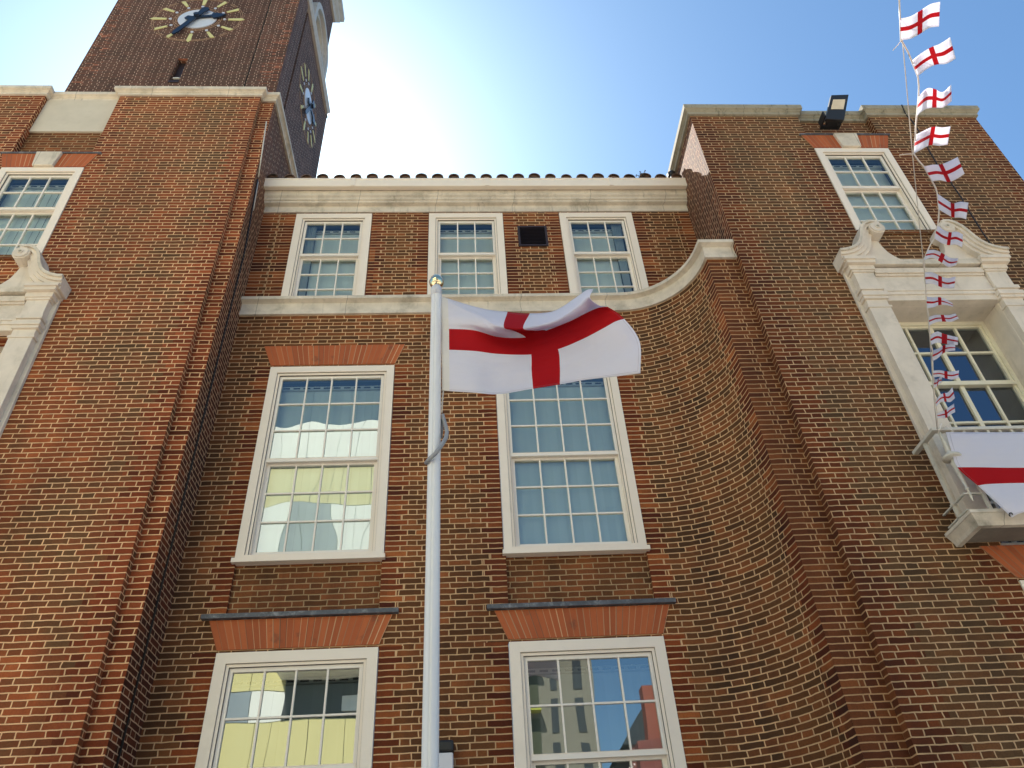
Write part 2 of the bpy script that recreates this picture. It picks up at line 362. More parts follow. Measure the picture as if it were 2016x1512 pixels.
# blinds: vertical slats
t = NT('vertical_blind'); uv = t.coord('UV'); u, v, _ = t.sep(uv)
fr = t.math('FRACT', t.math('DIVIDE', u, .089)); cel = t.math('FLOOR', t.math('DIVIDE', u, .089))
c = t.mix(t.white(t.vec(cel, 1.0, 1.0)), (.74, .76, .70), (.82, .84, .78))
c = t.mix(t.math('LESS_THAN', fr, .03), c, (.35, .37, .36))
t.l.new(c, t.b.inputs['Base Color']); t.b.inputs['Roughness'].default_value = .9; M['blind'] = t.m
t = NT('curtain'); t.b.inputs['Base Color'].default_value = (.30, .34, .42, 1); t.b.inputs['Roughness'].default_value = .9; M['curtain'] = t.m
def glass_mat(name, refl, tint, trans, wob=.25, wscale=1.6):
    t = NT(name); t.n.remove(t.b)
    g = t.n.new('ShaderNodeBsdfGlossy'); g.inputs['Roughness'].default_value = .003; g.inputs['Color'].default_value = (*tint, 1)
    tr = t.n.new('ShaderNodeBsdfTransparent'); tr.inputs['Color'].default_value = (*trans, 1)
    mx = t.n.new('ShaderNodeMixShader'); fr = t.n.new('ShaderNodeFresnel'); fr.inputs['IOR'].default_value = 1.5
    t.put(mx.inputs[0], t.math('ADD', t.math('MULTIPLY', fr.outputs[0], .8), refl, clamp=True))
    co = t.coord('Object'); x, y, z = t.sep(co)
    n = t.noise(t.vec(x, y, t.math('MULTIPLY', z, .7)), wscale, 1.0, .4)
    b = t.n.new('ShaderNodeBump'); b.inputs['Strength'].default_value = wob; b.inputs['Distance'].default_value = .02
    t.l.new(n, b.inputs['Height']); t.l.new(b.outputs[0], g.inputs['Normal'])
    t.l.new(tr.outputs[0], mx.inputs[1]); t.l.new(g.outputs[0], mx.inputs[2]); t.l.new(mx.outputs[0], t.out.inputs['Surface'])
    return t.m
M['glass_up'] = glass_mat('glass_upper', .11, (.85, .92, .90), (.80, .88, .90))
M['glass_mid'] = glass_mat('glass_middle', .20, (.92, .95, .90), (.72, .82, .84), wob=.30)
M['glass_low'] = glass_mat('glass_lower', .30, (.86, .88, .84), (.4, .45, .48), wob=.10)
M['glass_dark'] = glass_mat('glass_french', .16, (.75, .85, 1), (.6, .65, .7))
def flag_mat(name, aspect, arm=.2, hoist=.0, cx=.5):
    t = NT(name); uv = t.coord('UV'); u, v, _ = t.sep(uv)
    hz = t.math('LESS_THAN', t.math('ABSOLUTE', t.math('SUBTRACT', v, .5)), arm/2)
    vt = t.math('LESS_THAN', t.math('ABSOLUTE', t.math('SUBTRACT', u, cx)), arm/2/aspect)
    r = t.math('MAXIMUM', hz, vt)
    if hoist: r = t.math('MULTIPLY', r, t.math('GREATER_THAN', u, hoist))
    co = t.coord('Object'); n = t.noise(co, 300.0, 2.0); n2 = t.noise(co, 4.0, 3.0)
    c = t.mix(r, (.92, .90, .96), (.62, .014, .02))
    ed = t.math('MINIMUM', t.math('MINIMUM', u, t.math('SUBTRACT', 1.0, u)), t.math('MINIMUM', v, t.math('SUBTRACT', 1.0, v)))
    hem = t.math('MULTIPLY', t.math('LESS_THAN', t.math('ABSOLUTE', t.math('SUBTRACT', ed, .016)), .0022), .28)
    c = t.mix(hem, c, (.35, .30, .34))
    crz = t.noise(t.vec(t.math('MULTIPLY', u, 1.2), t.math('MULTIPLY', v, 3.0), 2.0), 3.0, 4.0, .55)
    if hoist: c = t.mix(t.math('LESS_THAN', u, hoist), c, (.95, .92, .88))
    t.l.new(c, t.b.inputs['Base Color']); t.b.inputs['Roughness'].default_value = .75; t.b.inputs['Specular IOR Level'].default_value = .2
    t.bump(t.math('ADD', t.math('MULTIPLY', n, .10), t.math('MULTIPLY', crz, 2.0)), .6, .02)
    td = t.n.new('ShaderNodeBsdfTranslucent'); t.l.new(c, td.inputs['Color'])
    mx = t.n.new('ShaderNodeMixShader'); mx.inputs[0].default_value = .48
    t.l.new(t.b.outputs[0], mx.inputs[1]); t.l.new(td.outputs[0], mx.inputs[2]); t.l.new(mx.outputs[0], t.out.inputs['Surface'])
    return t.m
M['flag'] = flag_mat('flag_cloth', 1.667, .21, .035, .5)
M['bunting'] = flag_mat('bunting_cloth', 1.5, .19)
M['bflag'] = flag_mat('balcony_flag_cloth', 1.667, .2)
# ------------------------------------------------------------------ ground
DM = 7.17            # main wall plane
YL, YS, YR, YP = 6.48, 6.57, 6.17, 6.27   # left wing, left strip, right wing, right pier
XL, XR = -2.84, 3.37
g = MB(); g.box(-90, 90, -90, 7.0, -.3, 0.0); g.build('ground', M['pave'], kind='structure')
g = MB(); g.box(-90, 90, -15.5, -9.5, .004, .008); g.build('road', M['asphalt'], kind='structure')
# ------------------------------------------------------------------ the town hall
hall = empty('town_hall', (0, 7, 0), 'red brick civic building with stone cornice, sash windows, a curved wall and two projecting wings', 'building')
W3 = [(-2.33, -.84), (.37, 1.86)]; W4 = [(-2.375, -1.285), (-.475, .605), (1.425, 2.515)]
Z4 = (8.86, 10.64); Z3 = (5.20, 7.74); Z2 = (1.72, 4.28)
BT, BB = 8.86, 8.60      # string course top / bottom on the main wall
xw = lambda x: x-XL
m = MB()
L = 2.06-XL
holes = [(xw(a), xw(b), *Z3) for a, b in W3]+[(xw(a), xw(b), *Z2) for a, b in W3]+[(xw(a)+.02, xw(b)-.02, 4.60, Z3[0]) for a, b in W3]
qs = []
for a, b in W3:
    for z in (Z3, Z2, (4.6, 5.2)):
        qs += [(xw(a)+(0 if z[0] != 4.6 else .02), z[0], z[1]), (xw(b)-(0 if z[0] != 4.6 else .02), z[0], z[1])]
m.wall((XL, DM), (2.06, DM), 0, BB+.02, holes, qs, u0=XL, reveal=.045)
m.build('central_wall', M['brick_main'], hall)
m = MB(); holes = [(xw(a), xw(b), *Z4) for a, b in W4]+[(xw(.80), xw(1.22), 9.90, 10.33)]
qs = [(xw(x), *Z4) for ab in W4 for x in ab]+[(0.0, BT, 10.7), (xw(XR), BT, 10.7)]
m.wall((XL, DM), (XR, DM), BT-.03, 10.75, holes, qs, u0=XL+.1, reveal=.045)
m.build('upper_wall', M['brick_main'], hall)
# recessed apron panels between the storeys
for a, b in W3:
    m = MB(); m.wall((a-.0, DM+.04), (b+.0, DM+.04), 4.55, Z3[0]+.02, u0=a+.07); m.build('apron_panel', M['brick_panel'], hall)
# curved wall and pier
CXC, CYC, CR = 2.06, 6.23, .94
curve = [(CXC+CR*math.sin(k/40*math.pi/2), CYC+CR*math.cos(k/40*math.pi/2)) for k in range(41)]
m = MB(); al = 2.06
pts = curve+[(3.0, YP)]
tot = CR*math.pi/2-.04
zz = [0, BB+.02]
for i in range(40):
    a, b = Vector(pts[i]), Vector(pts[i+1]); l = (b-a).length
    if b.y < YP: b = Vector((b.x, YP)); l = (b-a).length
    if a.y <= YP: break
    for k in range(len(zz)-1):
        m.face([(a.x, a.y, zz[k]), (b.x, b.y, zz[k]), (b.x, b.y, zz[k+1]), (a.x, a.y, zz[k+1])],
               [(al, zz[k]), (al+l, zz[k]), (al+l, zz[k+1]), (al, zz[k+1])], [min(1, max(0, 2.06+tot-al)), max(0, 2.06+tot-al-l), max(0, 2.06+tot-al-l), max(0, 2.06+tot-al)])
    al += l
endx = b.x
m.build('curved_wall', M['brick_curve'], hall)
m = MB(); m.wall((endx, YP), (XR, YP), 0, BB+.02, quoins=[(0, 0, 9)], u0=endx+.05)
m.wall((XR, YP), (XR, YR), 0, BB+.02, u0=0, quoins=[(.1, 0, 13)])
m.build('pier', brick_mat('brick_pier', [(0, (0.074, 0.018, 0.006)), (.5, (0.127, 0.037, 0.011)), (1, (0.205, 0.062, 0.017))], (0.484, 0.280, 0.136), None, patch=.2, seed=71), hall)
# ------------------------------------------------------------------ right wing
WX = (4.985, 6.07); WC = 5.528; XE = 7.72; RT_Z = 11.60
m = MB(); u = lambda x: x-XR
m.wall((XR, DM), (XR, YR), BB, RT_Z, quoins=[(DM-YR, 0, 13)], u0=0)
m.build('wing_return_wall', M['brick_side_shaded'], hall)
m = MB()
holes = [(u(WX[0]), u(WX[1]), 8.985, 10.79), (u(WX[0]), u(WX[1]), 11.10, RT_Z), (u(4.84), u(6.215), 4.6, 7.67), (u(4.83), u(6.23), 1.7, 4.28)]
qs = [(0, 0, 13), (u(XE), 0, 13), (u(WX[0]), 8.985, 10.79), (u(WX[1]), 8.985, 10.79), (u(4.83), 1.7, 4.6), (u(6.23), 1.7, 4.6)]
m.wall((XR, YR), (XE, YR), 0, RT_Z, holes, qs, u0=.05, reveal=.1)
m.wall((WX[0], YR+.1), (WX[1], YR+.1), 11.05, RT_Z, u0=0)
m.wall((XE, YR), (XE, 11.5), 0, RT_Z, quoins=[(0, 0, 13)])
m.wall((XE, 11.5), (XR, 11.5), 0, RT_Z); m.wall((XR, 11.5), (XR, DM), 0, RT_Z, u0=.4)
m.build('right_wing_wall', M['brick_right'], hall)
m = MB(); m.box(XR+.02, XE-.02, YR+.12, 11.45, 11.45, 11.55); m.build('right_wing_roof', M['lead'], hall)
cop = [(0, 0), (.035, .0), (.035, .055), (.055, .07), (.055, .085), (.08, .10), (.08, .19), (.07, .205), (-.2, .225), (-.2, 0)]
m = MB()
path = [(XR, 11.5), (XR, YR), (WX[0], YR), (WX[0], YR+.1), (WX[1], YR+.1), (WX[1], YR), (XE, YR), (XE, 11.5)]
m.sweep([(a, RT_Z+z) for a, z in cop], path); m.build('right_wing_coping', M['stone_dk'], hall, weld=True)
# ------------------------------------------------------------------ left wing
LX = (-6.20, -5.11); LC = -5.655; LW = -8.25; LT_Z = 12.58; XS = -3.03
m = MB(); u = lambda x: x-LW
holes = [(u(LX[0]), u(LX[1]), 8.985, 10.78), (u(LX[0]), u(LX[1]), 11.09, LT_Z), (u(-6.34), u(-4.97), 4.6, 7.6)]
qs = [(u(XS), 0, 13), (u(LX[0]), 8.985, 12.6), (u(LX[1]), 8.985, 12.6)]
m.wall((LW, YL), (XS, YL), 0, LT_Z, holes, qs, u0=.15, reveal=.1)
m.build('left_wing_wall', M['brick_left'], hall)
m = MB(); m.wall((LX[0], YL+.1), (LX[1], YL+.1), 11.05, 11.76, u0=0); m.build('recessed_brick_panel', M['brick_panel'], hall)
m = MB(); m.box(LX[0]+.002, LX[1]-.002, YL+.07, YL+.12, 11.76, LT_Z); m.build('rendered_panel', M['render'], hall)
m = MB(); m.wall((XS, YL), (XS, YS), 0, LT_Z); m.wall((XS, YS), (XL, YS), 0, LT_Z, quoins=[(.19, 0, 13)])
m.build('corner_strip', M['brick_left'], hall)
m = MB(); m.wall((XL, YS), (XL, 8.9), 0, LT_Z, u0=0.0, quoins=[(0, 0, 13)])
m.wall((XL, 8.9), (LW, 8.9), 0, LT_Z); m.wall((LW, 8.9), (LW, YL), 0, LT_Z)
m.build('left_wing_side_wall', M['brick_side_shaded'], hall)
m = MB(); m.box(LW+.02, XL-.02, YL+.12, 8.85, 12.42, 12.5); m.build('left_wing_roof', M['lead'], hall)
m = MB(); cop2 = [(0, 0), (.03, .0), (.03, .045), (.05, .06), (.05, .072), (.085, .085), (.085, .15), (.07, .165), (-.2, .18), (-.2, 0)]
path = [(LW, 8.9), (LW, YL), (LX[0], YL), (LX[0], YL+.1), (LX[1], YL+.1), (LX[1], YL), (XS, YL), (XS, YS), (XL, YS), (XL, 8.9)]
m.sweep([(a, LT_Z+z) for a, z in cop2], path); m.build('left_wing_coping', M['stone_w'], hall, weld=True)
m = MB(); m.tube([(XL+.012, 6.81, 0), (XL+.012, 6.81, 9.4), (XL+.012, 6.65, 10.75)], .009, 8); m.tube([(XL+.014, 6.645, 10.8), (XL+.014, 6.44, 11.85)], .009, 8, 1); m.tube([(XL+.014, 6.75, 10.2), (XL+.014, 6.67, 10.72)], .010, 8, 1)
m.build('wall_conduit', [M['black'], M['iron']], hall)
# ------------------------------------------------------------------ string course, main cornice, roof
prof = [(0, BB), (.035, BB), (.035, BB+.065), (.02, BB+.07), (.02, BB+.20), (.05, BB+.215), (.085, BB+.225), (.085, BB+.275), (.07, BB+.285), (-.05, BB+.31), (-.05, BB)]
cp = [(CXC+CR*math.sin(k/24*math.pi/2), CYC+CR*math.cos(k/24*math.pi/2)) for k in range(25)]
cp = [p for p in cp if p[1] > YP+.02]
path = [(XL, DM), (-.72, DM), (1.2, DM)]+cp+[(endx, YP), (XR, YP)]
m = MB(); m.sweep(prof, path)
m.build('string_course', M['stone_w'], hall, weld=True)
# ledge on top of the curved wall
m = MB(); top = [(p[0], p[1], BB+.28) for p in curve if p[1] >= YP]+[(endx, YP, BB+.28), (XR, YP, BB+.28), (XR, DM, BB+.28), (2.06, DM+.01, BB+.28)]
m.face(top); m.build('ledge_top', M['lead'], hall)
def kz(y, k): return 1.6+k*y
prof = [(-.02, 10.66), (.02, 10.66), (.02, 10.785), (.03, 10.79), (.075, 10.795), (.085, 10.80), (.09, 10.815), (.085, 10.83), (.105, 10.84), (.115, 10.87), (.14, 10.89), (.145, 10.9), (.145, 11.02), (-.02, 11.02)]
m = MB(); m.sweep(prof, [(XL, DM), (XR, DM)]); m.build('main_cornice', M['stone_w'], hall)
m = MB()
m.sweep([(.10, 11.03), (.155, 11.03), (.16, 10.985), (.235, 10.975), (.242, 10.985), (.242, 11.12), (.25, 11.128), (.25, 11.15), (.225, 11.15), (.225, 11.04), (.10, 11.04)], [(XL, DM), (XR, DM)])
m.box(XL, XR, DM-.02, DM+.02, 11.0, 11.3)
for xx in (-1.6, .35, 2.2): m.box(xx, xx+.06, DM-.254, DM-.22, 10.972, 11.152)
m.build('gutter', M['frame'], hall)
m = MB(); pitch = math.tan(math.radians(27))
ZT = 11.205
m.face([(XL, 6.98, ZT), (XR, 6.98, ZT), (XR, 10.2, ZT+3.22*pitch), (XL, 10.2, ZT+3.22*pitch)])
m.face([(XL, 7.1, 11.0), (XR, 7.1, 11.0), (XR, 6.98, ZT), (XL, 6.98, ZT)])
m.face([(XL, 13.4, ZT), (XL, 10.2, ZT+3.22*pitch), (XR, 10.2, ZT+3.22*pitch), (XR, 13.4, ZT)])
n = 26
for i in range(n):
    cx = XL+.10+i*(XR-XL-.12)/(n-.6); R = .085+random.uniform(-.006, .006); y0 = 6.93+random.uniform(-.015, .015); dz = random.uniform(-.008, .008)
    vs = []; N = 9
    for yy in (y0, 10.2):
        z = ZT+.005+dz+(yy-6.98)*pitch
        for r2 in (R, R-.018):
            for k in range(N): a = math.pi*k/(N-1); vs.append((cx-r2*math.cos(a), yy, z+r2*math.sin(a)))
    fs = []
    for k in range(N-1):
        fs += [(k, k+1, 2*N+k+1, 2*N+k), (N+k, N+k+1, k+1, k)]
    m.shared(vs, fs, 0, True)
    vs = [(cx-(R-.018)*math.cos(math.pi*k/8), y0+.03, ZT+.005+dz+(R-.018)*math.sin(math.pi*k/8)) for k in range(9)]
    m.face(vs, mi=1)
m.build('tiled_roof', [M['terracotta'], M['terracotta']], hall)
# ------------------------------------------------------------------ flat arches
def arch(x0, x1, z0, z1, sp0, sp1, yw, name='flat_arch', key=None, proud=.012, back=.12):
    m = MB(); y = yw-proud
    poly = [(x0, z0), (x1, z0), (x1+sp1, z1), (x0-sp0, z1)]
    n = max(3, round((x1-x0)/.058)); o = (x0*7.3) % 1 // .01
    for i in range(n):
        f0, f1 = i/n, (i+1)/n; a0, a1 = lerp(x0, x1, f0), lerp(x0, x1, f1); b0, b1 = lerp(x0-sp0, x1+sp1, f0), lerp(x0-sp0, x1+sp1, f1)
        m.face([(a0, y, z0), (a1, y, z0), (b1, y, z1), (b0, y, z1)], [((i+o)*.066, 0), ((i+1+o)*.066, 0), ((i+1+o)*.066, z1-z0), ((i+o)*.066, z1-z0)])
    m.face([(x0, y, z0), (x0, yw+back, z0), (x1, yw+back, z0), (x1, y, z0)], [(x0, 0), (x0, back), (x1, back), (x1, 0)])
    m.face([(x1+sp1, y, z1), (x1+sp1, yw+.02, z1), (x0-sp0, yw+.02, z1), (x0-sp0, y, z1)])
    for xa, xb in ((x0, x0-sp0), (x1, x1+sp1)):
        m.face([(xa, y, z0), (xb, y, z1), (xb, yw+.02, z1), (xa, yw+.02, z0)])
    return m.build(name, M['arch'], hall)
for a, b in W3:
    arch(a-.0, b+.0, Z3[1]+.02, 8.07, .12, .11, DM)
    arch(a-.0, b+.0, Z2[1]+.02, 4.585, .12, .11, DM)
    m = MB(); m.prism([(a-.19, 4.592), (b+.17, 4.592), (b+.17, 4.635), (a-.19, 4.635)], DM-.055, DM+.05); m.build('lead_hood', M['lead'], hall)
arch(WX[0], WX[1], 10.80, 11.10, .09, .11, YR); arch(LX[0], LX[1], 10.79, 11.085, .1, .09, YL)
for c in (WC, LC):
    yw, z0, z1 = (YR, 10.79, 11.105) if c > 0 else (YL, 10.78, 11.09)
    m = MB(); m.prism([(c-.135, z0), (c+.135, z0), (c+.17, z1), (c-.17, z1)], yw-.05, yw+.05); m.build('keystone', M['stone_w'], hall, bevel=.008)
    m = MB(); m.prism([(c-.66, z1-.004), (c+.68, z1-.004), (c+.68, z1+.018), (c-.66, z1+.018)], yw-.03, yw+.09); m.build('lead_hood', M['lead'], hall)
# ------------------------------------------------------------------ windows
def ring(m, x0, x1, z0, z1, wl, wt, wb, yf, yb, mi=0):
    m.box(x0, x0+wl, yf, yb, z0, z1, mi); m.box(x1-wl, x1, yf, yb, z0, z1, mi)
    m.box(x0+wl, x1-wl, yf, yb, z1-wt, z1, mi)
    if wb: m.box(x0+wl, x1-wl, yf, yb, z0, z0+wb, mi)
def window(x0, x1, z0, z1, yw, cols, ru, rl, zm, glass, sill=True, s=1.0, blind='full', wf=.088):
    m = MB()
    ring(m, x0+.006, x1-.006, z0, z1-.006, wf, wf, .0 if sill else .0, yw-.012, yw+.16)
    # thin dark gap round the frame and between the mouldings
    ring(m, x0+.006+wf, x1-.006-wf, z0, z1-.006-wf, .003, .003, 0, yw+.004, yw+.16, 1)
    a0, a1, t1 = x0+.009+wf, x1-.009-wf, z1-.009-wf
    ring(m, a0, a1, z0, t1, .026, .026, 0, yw+.008, yw+.16)
    ring(m, a0+.026, a1-.026, z0, t1-.026, .003, .003, 0, yw+.02, yw+.16, 1)
    a0 += .029; a1 -= .029; t1 -= .029
    if sill: m.box(x0-.012, x1+.012, yw-.055, yw+.16, z0-.035, z0+.012); m.box(x0+.02, x1-.02, yw-.02, yw+.16, z0+.012, z0+.055)
    # pulley stiles beyond the upper sash (exposed beside the lower sash)
    ring(m, a0, a1, z0, zm+.02, .014, .0001, 0, yw+.03, yw+.16)
    win = m.build('window', [M['frame'], M['joint']], hall)
    zb = z0+(.058 if sill else 0)
    # upper sash
    m = MB(); ring(m, a0, a1, zm-.022, t1, .034, .036, .046, yw+.034, yw+.072)
    gx0, gx1, gz0, gz1 = a0+.034, a1-.034, zm+.024, t1-.036
    bars(m, gx0, gx1, gz0, gz1, cols, ru, yw+.036, yw+.066); m.box(a0-.004, a1+.004, yw+.026, yw+.05, zm-.028, zm-.014)
    m.build('sash', M['bars'], win)
    gm = MB(); gm.face([(gx0-.005, yw+.055, gz0-.005), (gx1+.005, yw+.055, gz0-.005), (gx1+.005, yw+.055, gz1+.005), (gx0-.005, yw+.055, gz1+.005)])
    # lower sash
    m = MB(); l0, l1 = a0+.014, a1-.014
    ring(m, l0, l1, zb, zm-.012, .036, .04, .07 if sill else .02, yw+.078, yw+.118)
    hx0, hx1, hz0, hz1 = l0+.036, l1-.036, zb+(.07 if sill else .02), zm-.052
    bars(m, hx0, hx1, hz0, hz1, cols, rl, yw+.080, yw+.112); m.build('sash', M['bars'], win)
    gm.face([(hx0-.005, yw+.10, hz0-.005), (hx1+.005, yw+.10, hz0-.005), (hx1+.005, yw+.10, hz1+.005), (hx0-.005, yw+.10, hz1+.005)])
    gm.build('glass', glass, win)
    # blind and dark room
    m = MB(); yb = yw+.17
    if blind in ('full', 'gapL', 'gapR'):
        a = a0-.05+(.20 if blind == 'gapL' else 0); b = a1+.05-(.22 if blind == 'gapR' else 0)
        k = a; i = 0
        while k < b:
            e = min(k+.0895, b); tw = random.uniform(-.002, .004); ztop = t1-.13
            m.face([(k, yb+tw, z0-.1), (e, yb-tw, z0-.1), (e, yb-tw, ztop), (k, yb+tw, ztop)], [(i*.089+.003, 0), (i*.089+.088, 0), (i*.089+.088, 1), (i*.089+.003, 1)])
            k += .089; i += 1
        m.box(a0-.06, a1+.06, yb-.03, yb+.03, t1-.125, t1-.075, 1)
        nn = int((a1-a0)/.12)
        for i in range(nn): m.box(a0+.03+i*.12, a0+.11+i*.12, yb-.034, yb-.031, t1-.112, t1-.092, 2)
    if blind in ('gapL', 'gapR'):   # gathered curtain edge
        xa = a if blind == 'gapL' else b
        sgn = 1 if blind == 'gapL' else -1
        for i in range(5): m.tube([(xa-sgn*(.02+.012*i), yb-.05, z0-.1), (xa-sgn*(.005+.03*i), yb-.05, z1)], .018, 6, 3)
    if m.f: m.build('blind', [M['blind'], M['iron'], M['room'], M['blind']], win)
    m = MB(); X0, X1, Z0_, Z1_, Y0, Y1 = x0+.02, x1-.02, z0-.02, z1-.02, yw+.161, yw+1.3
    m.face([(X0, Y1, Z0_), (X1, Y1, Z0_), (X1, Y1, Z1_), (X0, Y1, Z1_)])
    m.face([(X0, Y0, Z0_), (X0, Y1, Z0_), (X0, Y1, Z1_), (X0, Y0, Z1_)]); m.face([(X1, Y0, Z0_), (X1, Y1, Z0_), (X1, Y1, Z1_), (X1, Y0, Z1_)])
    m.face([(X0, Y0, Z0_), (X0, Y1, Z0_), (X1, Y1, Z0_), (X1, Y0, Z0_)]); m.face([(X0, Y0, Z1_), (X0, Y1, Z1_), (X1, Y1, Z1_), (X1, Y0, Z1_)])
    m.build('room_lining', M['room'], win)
    return win
def bars(m, x0, x1, z0, z1, nc, nr, yf, yb, w=.017, mi=0):
    for i in range(1, nc): c = lerp(x0, x1, i/nc); m.box(c-w/2, c+w/2, yf, yb, z0, z1, mi)
    for i in range(1, nr): c = lerp(z0, z1, i/nr); m.box(x0, x1, yf+.002, yb-.002, c-w/2, c+w/2, mi)
for i, (a, b) in enumerate(W4):
    window(a, b, Z4[0], Z4[1], DM, 3, 2, 3, 9.80, M['glass_up'], sill=False, blind=('gapL', 'full', 'gapR')[i], wf=.095)
window(*W3[0], *Z3, DM, 4, 3, 3, 6.42, M['glass_mid']); window(*W3[1], *Z3, DM, 4, 3, 3, 6.42, M['glass_mid'])
window(*W3[0], *Z2, DM, 4, 2, 3, 3.27, M['glass_low'], wf=.10); window(*W3[1], *Z2, DM, 4, 2, 3, 3.27, M['glass_low'], wf=.10)
window(*WX, 8.985, 10.79, YR, 3, 2, 3, 9.95, M['glass_up'], sill=False); window(*LX, 8.985, 10.78, YL, 3, 2, 3, 9.95, M['glass_up'], sill=False)
window(4.83, 6.23, 1.7, 4.28, YR, 4, 2, 3, 3.1, M['glass_low'])
for c, (a, b), yw in ((1, WX, YR), (-1, LX, YL)):      # sloping brick sill course
    m = MB(); m.box(a-.01, b+.01, yw-.03, yw+.05, 8.92, 8.985); m.build('window_sill', M['brick_panel'], hall)
arch(4.83, 6.23, 4.30, 4.612, .21, .21, YR, back=.1)
# vent
m = MB(); ring(m, .80, 1.22, 9.90, 10.33, .03, .03, .03, DM-.02, DM+.1)
for i in range(12):
    z = 9.935+i*.031; m.prism([(DM-.01, z), (DM+.03, z+.022), (DM+.03, z+.027), (DM-.01, z+.005)], .83, 1.19, axis='x')
m.box(.82, 1.2, DM+.07, DM+.09, 9.92, 10.31, 1)
m.build('vent', [M['louvre'], M['room']], hall)
# ------------------------------------------------------------------ stone window surrounds with swan-neck pediment, one per wing
def surround(cx, yw, full=True):
    S = [M['stone'], M['stone_w'], M['stone_dk'], M['room']]
    m = MB(); X = lambda d: cx+d
    for sg in (-1, 1):
        def bx(d0, d1, y0, y1, z0, z1, mi=0):
            a, b = sorted((cx+sg*d0, cx+sg*d1)); m.box(a, b, y0, y1, z0, z1, mi)
        bx(.685, .985, yw-.035, yw+.02, 4.75, 8.22)                       # backing strip
        bx(.685, .94, yw-.12, yw-.035, 4.75, 7.53)                        # pilaster shaft
        bx(.67, .955, yw-.13, yw-.035, 7.53, 7.56); bx(.69, .935, yw-.115, yw-.035, 7.56, 7.66)
        bx(.67, .96, yw-.14, yw-.035, 7.66, 7.70); bx(.66, .97, yw-.155, yw-.035, 7.70, 7.76)
        bx(.69, .94, yw-.13, yw-.035, 7.76, 7.80); bx(.675, .96, yw-.15, yw-.035, 7.80, 7.85)
        bx(.69, .935, yw-.125, yw-.035, 7.85, 8.10); bx(.68, .95, yw-.14, yw-.035, 8.10, 8.13)
        bx(.665, .97, yw-.155, yw-.035, 8.13, 8.20)
    m.box(X(-.685), X(.685), yw-.09, yw+.02, 7.667, 8.06); m.box(X(-.685), X(.685), yw-.105, yw-.09, 7.75, 7.80); m.box(X(-.685), X(.685), yw-.115, yw-.09, 7.80, 7.83)
    m.box(X(-.67), X(.67), yw-.11, yw+.02, 8.06, 8.09); m.box(X(-.67), X(.67), yw-.13, yw+.02, 8.09, 8.17)
    m.box(X(-.67), X(.67), yw-.165, yw+.02, 8.20, 8.285, 1)
    # reveals and soffit of the deep opening
    for sg in (-1, 1):
        a, b = sorted((cx+sg*.68, cx+sg*.70)); m.box(a, b, yw-.03, yw+.34, 4.75, 7.667)
    m.box(X(-.68), X(.68), yw+.02, yw+.34, 7.667, 7.72)
    sur = m.build('window_surround', S, hall, bevel=.004)
    m = MB()
    prof = [(.66, 8.20), (1.03, 8.20), (1.03, 8.215), (1.045, 8.225), (1.045, 8.285), (.66, 8.285)]
    for sg in (-1, 1):
        # cornice block over the pilaster, with its return
        a, b = sorted((cx+sg*.655, cx+sg*1.0)); m.box(a, b, yw-.20, yw+.02, 8.20, 8.245)
        a, b = sorted((cx+sg*.65, cx+sg*1.025)); m.box(a, b, yw-.22, yw+.02, 8.245, 8.29)
        # swan neck: bands following the curve, from the outer end up to the scroll
        top = [(1.045, 8.395), (.98, 8.40), (.90, 8.425), (.83, 8.465), (.77, 8.53), (.725, 8.62), (.69, 8.72), (.65, 8.81), (.59, 8.88), (.52, 8.915), (.45, 8.915), (.40, 8.89)]
        def off(pl, w):
            out = []
            for i, p in enumerate(pl):
                a = Vector(pl[max(i-1, 0)]); b = Vector(pl[min(i+1, len(pl)-1)]); d = (b-a).normalized()
                out.append((p[0]-(-d.y)*w*-1 if False else p[0]+d.y*w*-1, p[1]+d.x*w))
            return out
        for (w0, w1, yf) in ((.0, .035, .25), (.035, .075, .225), (.075, .12, .20), (.12, .165, .175)):
            o0 = off(top, w0); o1 = off(top, w1)
            for i in range(len(top)-1):
                q = [(cx+sg*o0[i][0], o0[i][1]), (cx+sg*o0[i+1][0], o0[i+1][1]), (cx+sg*o1[i+1][0], o1[i+1][1]), (cx+sg*o1[i][0], o1[i][1])]
                m.prism(q, yw-yf, yw+.02, 1 if w0 < .03 else 0)
        # scroll eye: spiral disc with cylinder body
        ex, ez = cx+sg*.445, 8.785
        for r, yf, mi in ((.10, .235, 0), (.082, .25, 0), (.03, .262, 0)):
            pl = [(ex+r*math.cos(2*math.pi*k/28), ez+r*math.sin(2*math.pi*k/28)) for k in range(28)]
            m.prism(pl, yw-yf, yw+.02, mi)
        pl = [(ex+.018*math.cos(2*math.pi*k/12), ez+.018*math.sin(2*math.pi*k/12)) for k in range(12)]
        m.prism(pl, yw-.264, yw-.255, 2)
        # tympanum wedge between scroll and cornice
        pl = [(.95, 8.29), (.90, 8.33), (.80, 8.40), (.70, 8.50), (.62, 8.64), (.56, 8.72), (.42, 8.72), (.40, 8.60), (.36, 8.48), (.30, 8.40), (.22, 8.33), (.15, 8.29)]
        pl = [(cx+sg*a, b) for a, b in pl]
        m.prism(pl, yw-.10, yw+.02, 0)
    m.build('swan_neck_pediment', S, hall, weld=True)
    # steel french window deep in the opening
    m = MB(); y = yw+.30; x0, x1 = X(-.68), X(.68)
    ring(m, x0, x1, 4.72, 7.667, .05, .05, .04, y-.02, y+.05); ring(m, x0+.05, x1-.05, 4.76, 7.617, .03, .03, .03, y, y+.05)
    for z in (7.20, 6.21, 5.72, 5.23): m.box(x0+.08, x1-.08, y+.004, y+.035, z-.013, z+.013)
